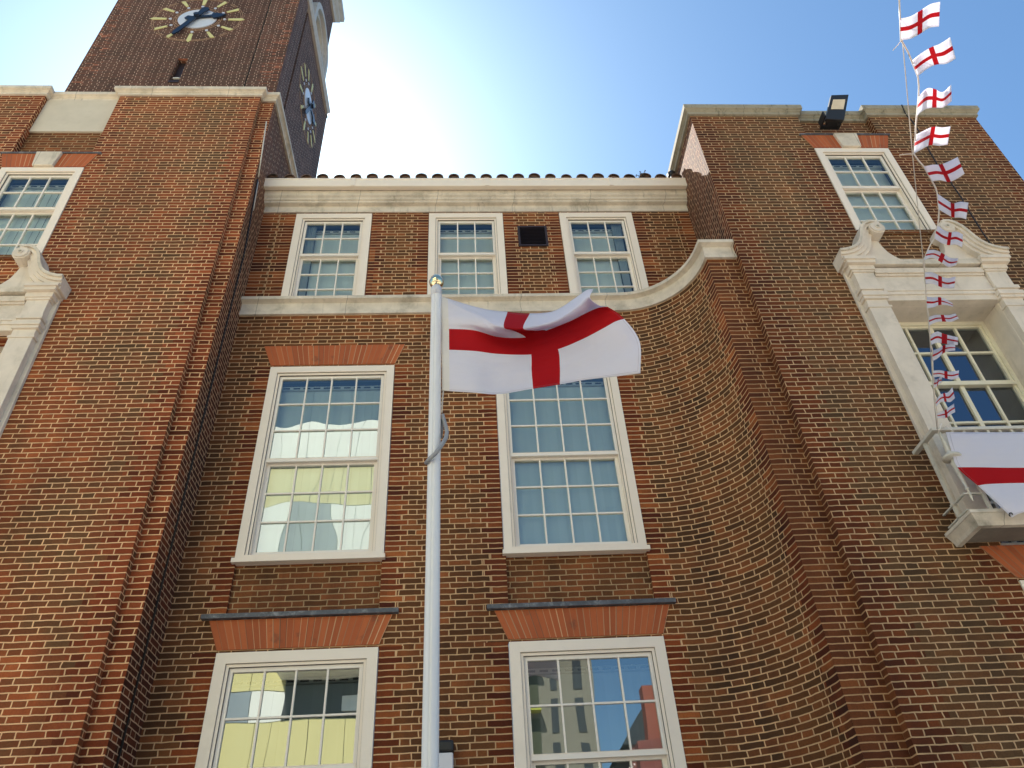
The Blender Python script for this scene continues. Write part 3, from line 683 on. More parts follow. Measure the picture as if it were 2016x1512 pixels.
    m.box(x0+.05, x1-.05, y-.03, y+.04, 6.70, 6.735); m.box(x0+.08, x1-.08, y-.01, y+.04, 6.735, 6.77)
    for i, wv in ((1, .014), (2, .024), (3, .014)):
        c = lerp(x0+.08, x1-.08, i/4); m.box(c-wv, c+wv, y+.001, y+.038, 4.79, 7.587)
    fw = m.build('french_window', M['cream'], hall)
    m = MB(); m.face([(x0+.05, y+.03, 4.75), (x1-.05, y+.03, 4.75), (x1-.05, y+.03, 7.62), (x0+.05, y+.03, 7.62)]); m.build('glass', M['glass_dark'], fw)
    m = MB(); m.box(x0, x1, y+1.9, y+1.95, 4.7, 7.7); m.box(x0-.05, x0, y+.06, y+1.95, 4.7, 7.7); m.box(x1, x1+.05, y+.06, y+1.95, 4.7, 7.7); m.box(x0, x1, y+.06, y+1.95, 7.68, 7.73)
    m.build('room_lining', M['room'], fw)
surround(5.528, YR); surround(-5.62, YL)
# ------------------------------------------------------------------ balconies (part of the hall)
def balcony(cx, yw):
    m = MB(); hw = 1.175; yf = yw-.455
    # slab: moulded edge swept round three sides, recessed soffit
    path = [(cx-hw+.06, yw), (cx-hw+.06, yf+.06), (cx+hw-.06, yf+.06), (cx+hw-.06, yw)]
    m.sweep([(-.05, 4.615), (.0, 4.615), (.012, 4.65), (.05, 4.71), (.06, 4.715), (.06, 4.745), (-.05, 4.745)], path, 0)
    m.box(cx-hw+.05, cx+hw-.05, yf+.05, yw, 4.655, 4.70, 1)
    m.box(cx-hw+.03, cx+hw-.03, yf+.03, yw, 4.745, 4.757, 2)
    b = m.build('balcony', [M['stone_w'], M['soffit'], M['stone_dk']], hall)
    # rail
    rx, ry = cx-hw+.075, yf+.068
    def rail(z0, z1, d, name):
        m = MB(); m.box(rx-d, cx+hw-.075+d, ry-d, ry+d, z0, z1); m.box(rx-d, rx+d, ry+d, yw, z0, z1); m.box(cx+hw-.075-d, cx+hw-.075+d, ry+d, yw, z0, z1)
        m.build(name, M['iron'], b, bevel=.004)
    rail(5.615, 5.65, .028, 'handrail'); rail(4.93, 4.945, .012, 'lower_rail'); 
    for sx in (rx+.05, cx+hw-.125):
        m = MB(); m.lathe([(.012, 5.61), (.014, 5.56), (.028, 5.40), (.024, 5.39), (.03, 5.385), (.03, 5.375), (.082, 5.335), (.088, 5.318), (.08, 5.308), (.02, 5.305), (.02, 5.28), (.034, 5.27), (.033, 5.24), (.030, 5.22), (.012, 5.00), (.020, 4.995), (.020, 4.985), (.012, 4.98), (.012, 4.90), (.006, 4.87), (.001, 4.86)], (sx, ry, 0), 16)
        m.build('newel', M['iron'], b)
    pts = [(rx+.17+i*.118, ry) for i in range(17) if rx+.17+i*.118 < cx+hw-.16]+[(rx, ry+.20), (cx+hw-.075, ry+.20)]
    for (px, py) in pts:
        m = MB(); m.box(px-.012, px+.012, py-.012, py+.012, 4.745, 5.618); m.box(px-.02, px+.02, py-.02, py+.02, 4.925, 4.95); m.build('baluster', M['iron'], b)
    m = MB(); m.box(rx-.012, rx+.012, ry+.05, yw, 4.80, 4.815); m.build('foot_bar', M['iron'], b)
    return b
balcony(5.528, YR); balcony(-5.62, YL)
# ------------------------------------------------------------------ clock tower
tower = empty('clock_tower', (-6.1, 11.2, 0), 'tall brick clock tower with bar dials rising behind the left wing', 'clock tower')
TX0, TX1, TY0, TY1 = -8.28, -3.92, 9.0, 12.95
m = MB(); TZ = 22.42
q = lambda L: [(0, 0, 40), (L, 0, 40)]
gx = -4.61-TX0
m.wall((TX0, TY0), (-4.63, TY0), 0, TZ, [(-6.245-TX0, -6.03-TX0, 17.45, 18.42)], [(0, 0, 40)], u0=.1, reveal=.2)
m.wall((-4.60, TY0), (TX1, TY0), 0, TZ, quoins=[(.68, 0, 40)], u0=.2)
m.face([(-4.63, TY0, 0), (-4.63, TY0+.05, 0), (-4.63, TY0+.05, TZ), (-4.63, TY0, TZ)], mi=1); m.face([(-4.60, TY0+.05, 0), (-4.60, TY0, 0), (-4.60, TY0, TZ), (-4.60, TY0+.05, TZ)], mi=1); m.face([(-4.63, TY0+.04, 0), (-4.60, TY0+.04, 0), (-4.60, TY0+.04, TZ), (-4.63, TY0+.04, TZ)], mi=1)
m.wall((TX1, TY0), (TX1, 9.60), 0, TZ, u0=.3, quoins=[(0, 0, 40)], mi=2)
m.wall((TX1, 9.60), (TX1-.14, 9.60), 0, TZ, mi=2); m.wall((TX1-.14, 9.60), (TX1-.14, 9.78), 0, TZ, mi=1); m.wall((TX1-.14, 9.78), (TX1-.03, 9.78), 0, TZ, mi=2)
m.wall((TX1-.03, 9.78), (TX1-.03, TY1), 0, TZ, [(11.9-9.78, 12.06-9.78, 17.3, 18.2)], u0=.5, reveal=.2, mi=2)
m.wall((TX1-.03, TY1), (TX0, TY1), 0, TZ, mi=2); m.wall((TX0, TY1), (TX0, TY0), 0, TZ, mi=2)
m.face([(TX0, TY0, TZ), (TX1, TY0, TZ), (TX1, TY1, TZ), (TX0, TY1, TZ)], mi=1)
bt2 = M['brick_tower']
bt3 = brick_mat('brick_tower_side', [(0, (.075, .045, .035)), (.5, (.14, .075, .058)), (1, (.23, .12, .085))], (.55, .42, .34), None, patch=.4, seed=66, bed=(.14, .10, .08), stain=.2)
m.build('shaft', [bt2, M['joint'], bt3], tower)
m = MB(); m.box(-6.245, -6.03, TY0+.12, TY0+.2, 17.4, 18.45, 0); m.box(-6.245, -6.03, TY0-.02, TY0+.12, 17.40, 17.46, 0); m.box(-6.20, -6.06, TY0+.02, TY0+.05, 17.62, 17.66, 1)
m.build('slit_window', [M['louvre'], M['iron']], tower)
m = MB(); m.box(TX1-.25, TX1-.15, 11.9, 12.06, 17.3, 18.2); m.build('slit_window', M['louvre'], tower)
# string cornice, round belfry opening, upper stage
m = MB()
m.sweep([(-.05, 22.30), (.04, 22.30), (.06, 22.36), (.09, 22.42), (.09, 22.52), (-.4, 22.6)], [(TX0, TY1), (TX0, TY0), (TX1, TY0), (TX1, TY1-.25), (TX1-.3, TY1-.25)]); m.build('string_cornice', M['tower_stone'], tower, weld=True)
UX0, UX1, UY0, UY1 = -8.05, -4.12, 9.3, 12.35
m = MB(); cy = 11.25
m.wall((UX0, UY0), (UX1, UY0), 22.4, 30, quoins=[(0, 0, 40)]); m.wall((UX1, UY0), (UX1, UY1), 22.4, 30, [(cy-.75-UY0, cy+.75-UY0, 22.7, 24.6)], mi=1, reveal=.3)
m.wall((UX1, UY1), (UX0, UY1), 22.4, 30, mi=1); m.wall((UX0, UY1), (UX0, UY0), 22.4, 30, mi=1); m.face([(UX0, UY0, 30), (UX1, UY0, 30), (UX1, UY1, 30), (UX0, UY1, 30)])
m.build('belfry', [bt2, bt3], tower)
m = MB(); m.box(UX1-.25, UX1-.19, cy-.8, cy+.8, 22.6, 24.7); m.build('belfry_panel', M['cream'], tower)
m = MB()
for r0, r1, x0, x1 in ((.78, .95, UX1-.02, UX1+.16), (.62, .78, UX1-.2, UX1+.05)):
    arcp = [(math.pi*k/18) for k in range(19)]
    for k in range(18):
        a, b = arcp[k], arcp[k+1]; P = lambda r, t: (cy+r*math.cos(t), 23.85+r*math.sin(t))
        m.prism([P(r0, a), P(r1, a), P(r1, b), P(r0, b)], x0, x1, axis='x')
    for sg in (-1, 1):
        a, b = sorted((cy+sg*r0, cy+sg*r1)); m.box(x0, x1, a, b, 22.6, 23.85)
m.box(UX1-.05, UX1+.25, cy-1.2, cy+1.2, 22.62, 22.74)
m.build('belfry_arch', M['tower_stone'], tower)
m = MB()
m.sweep([(-.1, 27.2), (.06, 27.2), (.10, 27.35), (.18, 27.45), (.18, 27.6), (.28, 27.7), (.28, 27.95), (-.1, 28.1)], [(UX0, UY1), (UX0, UY0), (UX1, UY0), (UX1, UY1), (UX0+.01, UY1)]); m.build('top_cornice', M['tower_stone'], tower, weld=True)
def clock(frame, name):
    # frame(a, b, d) -> world point: a right, b up, d out of the wall, metres from the dial centre
    def disc(m, r, d0, d1, a0=0, b0=0, n=40, mi=0, sa=1.0):
        p = [(a0+r*sa*math.cos(2*math.pi*k/n), b0+r*math.sin(2*math.pi*k/n)) for k in range(n)]; poly(m, p, d0, d1, mi)
    def poly(m, p, d0, d1, mi=0):
        n = len(p); f = [frame(a, b, d1) for a, b in p]; k0 = [frame(a, b, d0) for a, b in p]
        m.face(f, mi=mi)
        for k in range(n): j = (k+1) % n; m.face([f[k], k0[k], k0[j], f[j]], mi=mi)
    m = MB(); disc(m, .45, 0, .02); root = m.build(name, M['clock_white'], tower)
    m = MB()
    for r in (.50, .555, 1.0, 1.045):
        n = 64
        for k in range(n):
            if r > .9 and (k % 16) in (6, 9): continue
            a, b = 2*math.pi*k/n, 2*math.pi*(k+1)/n
            poly(m, [((r-.007)*math.cos(a), (r-.007)*math.sin(a)), ((r+.007)*math.cos(a), (r+.007)*math.sin(a)), ((r+.007)*math.cos(b), (r+.007)*math.sin(b)), ((r-.007)*math.cos(b), (r-.007)*math.sin(b))], 0, .006)
    m.build('dial_ring', M['clock_ring'], root)
    for h in range(12):
        t = math.pi/2-h*math.pi/6; c, s_ = math.cos(t), math.sin(t)
        R = lambda r, w: (r*c-w*s_, r*s_+w*c)
        m = MB()
        if h % 3 == 0: p = [R(.72, -.034), R(1.02, -.052), R(1.10, 0), R(1.02, .052), R(.72, .034)]
        else: p = [R(.72, -.03), R(1.0, -.046), R(1.03, .046), R(.72, .03)]
        poly(m, p, 0, .014); m.build('hour_bar', M['clock_yellow'], root)
        m = MB(); disc(m, .034, 0, .016, *R(.63, 0), n=14); m.build('hour_stud', M['clock_white'], root)
    m = MB(); th = math.atan2(.12, 1)
    def hand(tip, tail, wts, d):
        th = math.atan2(tip[1], tip[0]); c, s_ = math.cos(th), math.sin(th); L = math.hypot(*tip)
        pl = [(a*L, b) for a, b in wts]; pl = pl+[(a, -b) for a, b in pl[::-1] if abs(b) > 1e-6]
        m = MB(); poly(m, [(a*c-b*s_, a*s_+b*c) for a, b in pl], d-.03, d); m.build('clock_hand', M['clock_hand'], root)
    hand((-.37, -.90), None, [(-.46, .03), (-.40, .10), (-.2, .065), (.0, .055), (.6, .058), (.85, .065), (.98, .03)], .10)
    hand((.66, .14), None, [(-.42, .0), (-.30, .095), (-.12, .04), (.5, .04), (.56, .13), (.72, .11), (1.0, 0)], .07)
    m = MB(); disc(m, .06, .03, .15, n=16); m.build('clock_boss', M['clock_hand'], root)
clock(lambda a, b, d: (-6.19+a, TY0-d, 20.25+b), 'clock_dial')
clock(lambda a, b, d: (TX1-.03+d, 11.2+a, 20.15+b), 'clock_dial')
# ------------------------------------------------------------------ flagpole and its flag
PY = 4.1; px0 = -.2
pole = empty('flagpole', (px0, PY, 0), 'white coated flagpole with a vertical groove and a polished ball finial', 'flagpole')
m = MB()
def pr(z): return lerp(.0465, .0385, z/6)
pts = [(0, .05), (0, 5.86)]
N = 72; vs = []; fs = []; zs = [0, 1, 2, 3, 4, 5, 5.83]
for z in zs:
    for k in range(N):
        t = 2*math.pi*k/N; r = pr(z); g_ = abs(((t-(-math.pi/2-.18)+math.pi) % (2*math.pi))-math.pi)
        if g_ < .13: r *= .90
        vs.append((px0+r*math.cos(t), PY+r*math.sin(t), z))
for i in range(len(zs)-1):
    for k in range(N): fs.append((i*N+k, i*N+(k+1) % N, (i+1)*N+(k+1) % N, (i+1)*N+k))
m.shared(vs, fs, 0, True); m.lathe([(.075, 0), (.075, .02), (.058, .03), (.058, .18), (.048, .2)], (px0, PY, 0), 24)
m.build('pole', M['alu'], pole)
m = MB(); m.lathe([(.040, 5.80), (.040, 5.875), (.030, 5.885), (.030, 5.90)], (px0, PY, 0), 24); m.lathe([(.043, 5.79), (.043, 5.80), (.040, 5.80)], (px0, PY, 0), 24)
m.build('truck', M['white_plastic'], pole)
m = MB(); m.lathe([(.024, 5.885), (.035, 5.898), (.048, 5.912), (.0535, 5.93), (.056, 5.945), (.0535, 5.955), (.050, 5.965), (.043, 5.985), (.030, 6.0), (.012, 6.008), (.010, 6.022), (.001, 6.03)], (px0, PY, 0), 32)
m.build('finial', M['gold'], pole)
hx = at(869, 585, PY).x
m = MB()
ha = [at(866+.2*k, 580+k*13, PY) for k in range(20)]
m.tube([(px0+.045, PY-.01, 5.83), at(866, 578, PY)]+[at(868, 590, PY)], .004, 6)
m.tube([at(873, 768, PY), at(871.5, 783, PY), at(870.5, 797, PY), at(870, 812, PY)], .0045, 6)
for a, b in ((871.5, 785), (870.3, 793), (869.5, 799)): 
    p = at(a, b, PY); m.lathe([(.002, -.008), (.009, 0), (.002, .008)], p, 8)
m.tube([at(863, 590, PY), at(863, 700, PY), at(864, 815, PY)], .003, 5)
m.build('halyard', M['rope'], pole)
m = MB()
path = [(871.5, 816, 0), (873, 824, 0), (877, 838, .0), (880, 850, -.01), (878, 862, -.04), (870, 876, -.065), (857, 893, -.075), (846, 903, -.06), (838, 912, -.02)]
P = [at(a, b, PY+d) for a, b, d in path]; rr = [.011, .013, .0135, .0135, .0135, .0135, .0135, .0135, .012]
m.tube(P, rr, 12); m.tube([at(869, 826, PY+.02), at(870, 845, PY+.03), at(868, 862, PY+.045)], .010, 10)
m.build('halyard_sleeve', M['rubber'], pole)
def spline(vals, t):
    n = len(vals)-1; x = min(max(t*n, 0), n-1e-9); i = int(x); f = x-i
    p = [vals[max(i-1, 0)], vals[i], vals[min(i+1, n)], vals[min(i+2, n)]]
    return [.5*((2*b)+(-a+c)*f+(2*a-5*b+4*c-d)*f*f+(-a+3*b-3*c+d)*f**3) for a, b, c, d in zip(*p)]
def nspline(keys, vals, t):
    n = len(keys)-1; i = 0
    while i < n-1 and t > keys[i+1]: i += 1
    f = (t-keys[i])/(keys[i+1]-keys[i]); h = keys[i+1]-keys[i]
    def tan(k):
        if k == 0: return [(b-a)/(keys[1]-keys[0]) for a, b in zip(vals[0], vals[1])]
        if k == n: return [(b-a)/(keys[n]-keys[n-1]) for a, b in zip(vals[n-1], vals[n])]
        return [(c-a)/(keys[k+1]-keys[k-1]) for a, c in zip(vals[k-1], vals[k+1])]
    m0, m1 = tan(i), tan(i+1)
    return [(2*f**3-3*f*f+1)*a+(f**3-2*f*f+f)*h*ta+(-2*f**3+3*f*f)*b+(f**3-f*f)*h*tb for a, b, ta, tb in zip(vals[i], vals[i+1], m0, m1)]
def cloth(name, ukeys, vkeys, grid, mat, nu, nv, Y=None, thick=.0012, wr=0.0, seed=1):
    """grid[u][v] = (px, py, depth)"""
    rnd = random.Random(seed); vs = []; uvs = []; fs = []
    for i in range(nu+1):
        u = i/nu
        row = [nspline(ukeys, [grid[a][b] for a in range(len(ukeys))], u) for b in range(len(vkeys))]
        for k in range(nv+1):
            v = k/nv; p = nspline(vkeys, row, v)
            d = p[2]+wr*math.sin(9*u+3*v+seed)*math.sin(5*v+2*u)*u
            if name == 'flag':
                for sl, w_, a_ in ((.72, .035, .022), (.50, .025, -.012), (1.05, .03, .010)):
                    d -= a_*math.exp(-((v-sl*u)/w_)**2)*math.exp(-(u/.36)**2)*min(1, u*9)
                d += .006*math.sin(26*v+7*u)*min(1, 3*u)+.004*math.sin(19*u-11*v)
            vs.append(at(p[0], p[1], d)); uvs.append((u, 1-v))
    for i in range(nu):
        for k in range(nv):
            a = i*(nv+1)+k; fs.append((a, a+1, a+nv+2, a+nv+1))
    m = MB(); m.shared(vs, fs, 0, True, uvs); o = m.build(name, mat)
    s = o.modifiers.new('thickness', 'SOLIDIFY'); s.thickness = thick; s.offset = 0
    return o
vk = [0, .2, .31, .4, .6, .8, 1]; uk = [0, .15, .30, .44, .56, .70, .84, .93, 1]
G = [
 [(867, 583, 0), (868, 617, 0), (868, 634, 0), (869, 648, 0), (869, 687, 0), (870, 729, 0), (870, 769, 0)],
 [(928, 602, .02), (930, 624, -.05), (931, 638, -.05), (932, 651, -.02), (933, 690, -.02), (932, 735, -.04), (933, 773, -.05)],
 [(968, 611, .04), (970, 636, -.09), (976, 652, -.06), (982, 664, .02), (982, 696, .0), (980, 738, -.01), (983, 776, -.03)],
 [(1000, 614, .05), (993, 645, -.12), (1014, 652, .03), (1037, 665, .06), (1047, 697, .03), (1048, 730, .01), (1051, 765, 0)],
 [(1042, 617, .06), (1029, 647, -.10), (1052, 651, .06), (1075, 652, .08), (1097, 687, .05), (1101, 722, .03), (1101, 757, .02)],
 [(1091, 612, .05), (1090, 633, -.06), (1104, 639, .05), (1122, 633, .07), (1146, 667, .05), (1152, 710, .03), (1152, 748, .03)],
 [(1132, 587, .02), (1137, 604, -.06), (1148, 615, .02), (1160, 614, .05), (1188, 645, .02), (1204, 692, .0), (1206, 742, .0)],
 [(1155, 571, .0), (1158, 586, -.06), (1168, 599, .0), (1181, 606, .02), (1211, 632, -.02), (1240, 680, -.04), (1238, 738, -.03)],
 [(1168, 569, -.03), (1162, 588, -.08), (1181, 602, -.04), (1196, 604, -.02), (1228, 627, -.06), (1259, 672, -.09), (1261, 735, -.06)]]
G = [[(a, b, PY+d*1.6) for a, b, d in row] for row in G]
fl = cloth('flag', uk, vk, G, M['flag'], 90, 60, wr=.012)
tag(fl, 'large white flag with a red cross flying from the flagpole', 'flag')
# ------------------------------------------------------------------ bunting
B0, B1 = at(1845, 845, 5.72), Vector()
r = ray(1770, -8); B1 = CAM+r*5.35
def at_line(px, py):          # point on the sloping vertical sheet that carries the bunting line
    t = min(max((845-py)/853, 0), 1); Y = lerp(B0.y, B1.y, t**.9); return Y
wire_px = [(1769, -8), (1775, 60), (1778, 95), (1784, 160), (1790, 230), (1797, 310), (1803, 370), (1810, 440), (1817, 505), (1823, 580), (1830, 660), (1835, 730), (1840, 800), (1845, 845)]
m = MB(); m.tube([at(a, b, at_line(a, b)) for a, b in wire_px], .0035, 6)
tag(m.build('guy_line', M['rope']), 'thin pale line running from the balcony rail up out of the picture', 'line')
rib = [(1770, -8), (1772, 36), (1773.6, 79), (1777, 84), (1788, 103), (1794.8, 119.8), (1807, 150), (1809, 170), (1808.4, 190), (1804.9, 228.5), (1803, 248), (1802.5, 265.6), (1799, 302.8), (1808, 316), (1818.8, 328), (1835.4, 357), (1842, 370), (1845.2, 381), (1848.6, 412.5), (1848, 430), (1845.9, 443.8), (1839.6, 469.4), (1832, 481), (1826.8, 492.4), (1818.8, 512), (1820.8, 536.5), (1822.3, 558.7), (1823.1, 583.3), (1825.5, 607), (1828.7, 623.8), (1829.5, 641), (1831.5, 659.5), (1832.7, 679.4), (1836, 690), (1836, 711), (1836.6, 730), (1838, 743), (1839.4, 752), (1838.2, 764), (1842, 788), (1843, 800), (1845.4, 813.5), (1845.4, 823.4), (1845, 843)]
m = MB(); m.tube([at(a, b, at_line(a, b)-.02) for a, b in rib], .006, 6)
tag(m.build('bunting_tape', M['bars']), 'white tape the row of small flags is sewn to, blown sideways', 'tape')
# hoist top, hoist bottom, fly top, fly bottom, wave amplitude, phase
BF = [((1772.3, 36.5), (1773.6, 79), (1851, 3.5), (1848.6, 52), 3, 0), ((1794.8, 119.8), (1807, 150), (1870.9, 72.9), (1881.3, 115.3), 3, .4),
 ((1808.4, 190), (1804.9, 228.5), (1872.6, 166.7), (1873.6, 198.6), -6, 0), ((1802.5, 265.6), (1799, 302.8), (1871.9, 249), (1865, 284.7), 4, .3),
 ((1818.8, 328), (1835.4, 357), (1884.8, 309), (1899.7, 342), -4, .2), ((1845.2, 381), (1848.6, 412.5), (1906, 399), (1903, 431.6), 4, .8),
 ((1845.9, 443.8), (1839.6, 469.4), (1896, 461.8), (1894.5, 487), 3, .9), ((1826.8, 492.4), (1818.8, 512), (1886.8, 508.7), (1882.3, 522), -4, 0),
 ((1820.8, 536.5), (1822.3, 558.7), (1881, 544.4), (1879, 566.7), 3, .6), ((1823.1, 583.3), (1825.5, 607), (1876, 597), (1876, 604), 3, .2),
 ((1828.7, 623.8), (1829.5, 641), (1881, 617), (1887.8, 627), -2, 0), ((1831.5, 659.5), (1832.7, 679.4), (1885, 659), (1883, 676), 4, .5),
 ((1836, 690), (1836, 711), (1881, 679), (1880, 690), 3, .2), ((1836.6, 730), (1838, 743), (1887.8, 729), (1887, 743.6), 2, .6),
 ((1839.4, 746), (1838.2, 764), (1855, 743), (1853, 754), 1, 0), ((1842, 788), (1843, 800), (1875, 762), (1880, 783.7), -3, 0),
 ((1845.4, 813.5), (1845.4, 823.4), (1878, 794.4), (1881, 811.5), -2, .3)]
ords = ['topmost', 'second from the top', 'third from the top', 'fourth from the top', 'fifth from the top', 'sixth from the top', 'seventh from the top', 'eighth from the top', 'ninth from the top', 'tenth from the top', 'eleventh from the top', 'sixth from the bottom', 'fifth from the bottom', 'fourth from the bottom', 'third from the bottom', 'second from the bottom', 'lowest']
look = ['against open sky above the roof', 'against open sky, tilted upwards', 'with one corner flicked up, crossing the coping', 'rippling beside the dark cable', 'tilted up against the brick', 'drooping beside the sash window', 'over the right hand scroll', 'twisted, just under the scroll', 'folded flat before the stone frieze', 'pinched at its end below the frieze', 'thin and level before the soffit', 'curled back at its end', 'bent upwards before the dark glass', 'level across the glazing bar', 'nearly edge on', 'sweeping up to the right', 'just above the balcony rail']
for i, (a, b, c, d, wv, ph) in enumerate(BF):
    Y0 = at_line(*a)-.02; dY = random.Random(i).uniform(-.03, .03)
    grid = []; us = [0, .25, .5, .75, 1]
    wv *= 1.35
    for k, uu in enumerate(us):
        w = wv*math.sin(2*math.pi*(uu*.9+ph)) if uu > 0 else 0
        w0 = wv*math.sin(2*math.pi*ph); w = (wv*math.sin(2*math.pi*(uu*.9+ph))-w0*(1-uu))*(0 if uu in (0, 1) else 1)
        col = []
        for vv in (0, .5, 1):
            x = lerp(lerp(a[0], b[0], vv), lerp(c[0], d[0], vv), uu); y = lerp(lerp(a[1], b[1], vv), lerp(c[1], d[1], vv), uu)
            col.append((x+.25*wv*math.sin(6.28*(uu+ph))*(vv-.5)*uu, y+w*(1+.6*(vv-.5)*math.sin(i*2.1)), Y0+dY*uu+wv*.008*math.sin(2*math.pi*(uu+ph))))
        grid.append(col)
    if i == 11: grid[3] = [(x+14, y-1, z-.02) for x, y, z in grid[3]]; grid[4] = [(x-6, y+3, z-.05) for x, y, z in grid[4]]
    o = cloth('bunting_flag', us, [0, .5, 1], grid, M['bunting'], 16, 8, thick=.0008)
    tag(o, ords[i]+' red cross bunting flag, '+look[i], 'bunting flag', 'small red cross flags on the bunting string')
# loose ties on the string
m = MB()
for pl in ([(1774, 80), (1768, 88), (1758, 99)], [(1799, 303), (1785, 303.5), (1771, 305)], [(1823, 512), (1800, 512), (1780, 512)]):
    m.tube([at(a, b, at_line(*pl[0])-.02) for a, b in pl], .003, 5)
tag(m.build('string_tail', M['bars']), 'loose white string ends blowing from the bunting tape', 'string')
# knot at the rail
m = MB(); c0 = at(1851, 846, 5.76)
for k in range(3):
    m.tube([c0+Vector((.01*k-.01+.02*math.cos(t), .035*math.sin(t), .012*k+.03*math.cos(t+.4))) for t in [x*2*math.pi/14 for x in range(15)]], .004, 5)
m.tube([c0, c0+Vector((.05, -.03, .02)), c0+Vector((.09, -.04, -.05))], .003, 5)
tag(m.build('knot', M['bars']), 'white cord knotted round the corner of the balcony handrail', 'knot')
# big flag hung on the balcony
yb = YR-.43
uk = [0, .11, .29, 1]; vk2 = [0, .2, .4, .6, .78, 1]
BG = [[(1862, 851, 0), (1872, 884, .0), (1885, 920, -.01), (1925, 956, -.03), (1956, 985, -.07), (1992, 1019, -.10)],
      [(1910, 851, 0), (1915, 886, -.02), (1925, 920, -.03), (1946, 953, -.05), (1985, 982, -.10), (2010, 1010, -.13)],
      [(1990, 851, 0), (1993, 886, -.03), (1998, 921, -.05), (2012, 951, -.06), (2036, 975, -.09), (2062, 1000, -.11)],
      [(2300, 846, 0), (2302, 884, -.02), (2306, 918, -.03), (2310, 951, -.05), (2316, 976, -.05), (2322, 1001, -.06)]]
BG = [[(a, b, yb+d) for a, b, d in r_] for r_ in BG]
o = cloth('hanging_flag', uk, vk2, BG, M['bflag'], 50, 40, thick=.0015, wr=.01)
tag(o, 'white flag with a red cross hung over the balcony rail, one corner blowing loose', 'flag')
m = MB(); cg = at(1990, 1013, yb-.105)
ringp = [cg+RT*.014*math.cos(k*math.pi/8)+UP*.014*math.sin(k*math.pi/8) for k in range(17)]
m.tube(ringp, .005, 6); e_ = m.build('eyelet', M['black'], o)
# ------------------------------------------------------------------ small fittings
fd = empty('floodlight', (5.35, YR-.05, 11.3), 'black floodlight on a bracket at the top of the right wing, above the keystone', 'floodlight')
c1, c2, c3, c4 = at(1637, 187, 5.82), at(1671, 186, 5.82), at(1662, 236, 5.95), at(1626, 234, 5.95)
nrm = (c2-c1).cross(c4-c1).normalized(); 
if nrm.y > 0: nrm = -nrm
def slab(m, q, t0, t1, inset=0.0, mi=0):
    c = sum(q, Vector())/4; q = [p+(c-p)*inset for p in q]
    a = [p+nrm*t0 for p in q]; b = [p+nrm*t1 for p in q]
    m.face(b, mi=mi); m.face(a[::-1], mi=mi)
    for k in range(4): j = (k+1) % 4; m.face([a[k], b[k], b[j], a[j]], mi=mi)
q = [c1, c2, c3, c4]
m = MB(); slab(m, q, -.06, .0); slab(m, q, -.12, -.06, .25)
for k in range(6):
    t0 = .15+k*.13; a = q[0].lerp(q[3], t0); b = q[1].lerp(q[2], t0); m.box(min(a.x, b.x)+.03, max(a.x, b.x)-.03, a.y+.06, a.y+.14, a.z-.004, a.z+.004)
m.build('housing', M['black'], fd, bevel=.006)
top = [c1.lerp(c4, .12), c2.lerp(c3, .12), c2.lerp(c3, .68), c1.lerp(c4, .68)]; top = [p.lerp(sum(top, Vector())/4, .30) for p in top]
m = MB(); slab(m, top, .001, .006); m.build('lens', M['lamp_glass'], fd)
m = MB(); br = at(1641, 233, 6.0)
m.box(br.x-.08, br.x+.08, 5.98, 6.10, br.z-.03, br.z+.03); m.box(br.x-.155, br.x-.135, 5.95, 6.13, br.z-.03, br.z+.10); m.box(br.x+.115, br.x+.135, 5.95, 6.13, br.z-.03, br.z+.10); m.box(br.x-.15, br.x+.13, 6.10, 6.165, br.z-.03, br.z+.0)
m.tube([(br.x+.05, 6.0, br.z-.04), (br.x+.06, 6.03, br.z-.10), (br.x+.1, 6.15, br.z-.06)], .008, 6)
m.build('bracket', M['black'], fd, bevel=.005)
ld = empty('spotlight', (3.27, 7.1, 11.3), 'small dark spotlight at the gutter end below the sunlit return wall', 'spotlight')
m = MB(); m.lathe([(.03, -.05), (.06, -.04), (.065, .03), (.05, .045), (.01, .05)], (3.26, 7.10, 11.47), 14); m.box(3.22, 3.31, 7.05, 7.15, 11.28, 11.43); m.build('housing', M['black'], ld)
m = MB(); m.lathe([(.022, .05), (.018, .10), (.004, .17), (.001, .175)], (3.27, 7.12, 11.47), 10); m.build('cone', M['white_plastic'], ld)
wl_ = empty('wall_lamp', (-.2, DM-.05, 3.1), 'boxy wall lamp with a black hood and pale body behind the flagpole', 'wall lamp')
m = MB(); m.box(-.285, -.150, DM-.15, DM, 2.90, 3.30); m.build('body', M['white_plastic'], wl_, bevel=.012)
m = MB(); m.box(-.290, -.145, DM-.16, DM, 3.302, 3.40); m.build('hood', M['black'], wl_, bevel=.02)
m = MB(); cab = [(1775, 206), (1783, 225), (1797, 240), (1815, 268), (1831, 300), (1852, 335), (1868, 353), (1893, 390), (1913, 424), (1936, 460), (1957, 490)]
m.tube([at(a, b, YR-.03 if i else YR-.14) for i, (a, b) in enumerate(cab)], .009, 6)
tag(m.build('black_cable', M['black']), 'black cable hanging down the brick from the coping to the pediment', 'cable')
rg = random.Random(5); m = MB(); bp = at(1268, 350, 6.93)
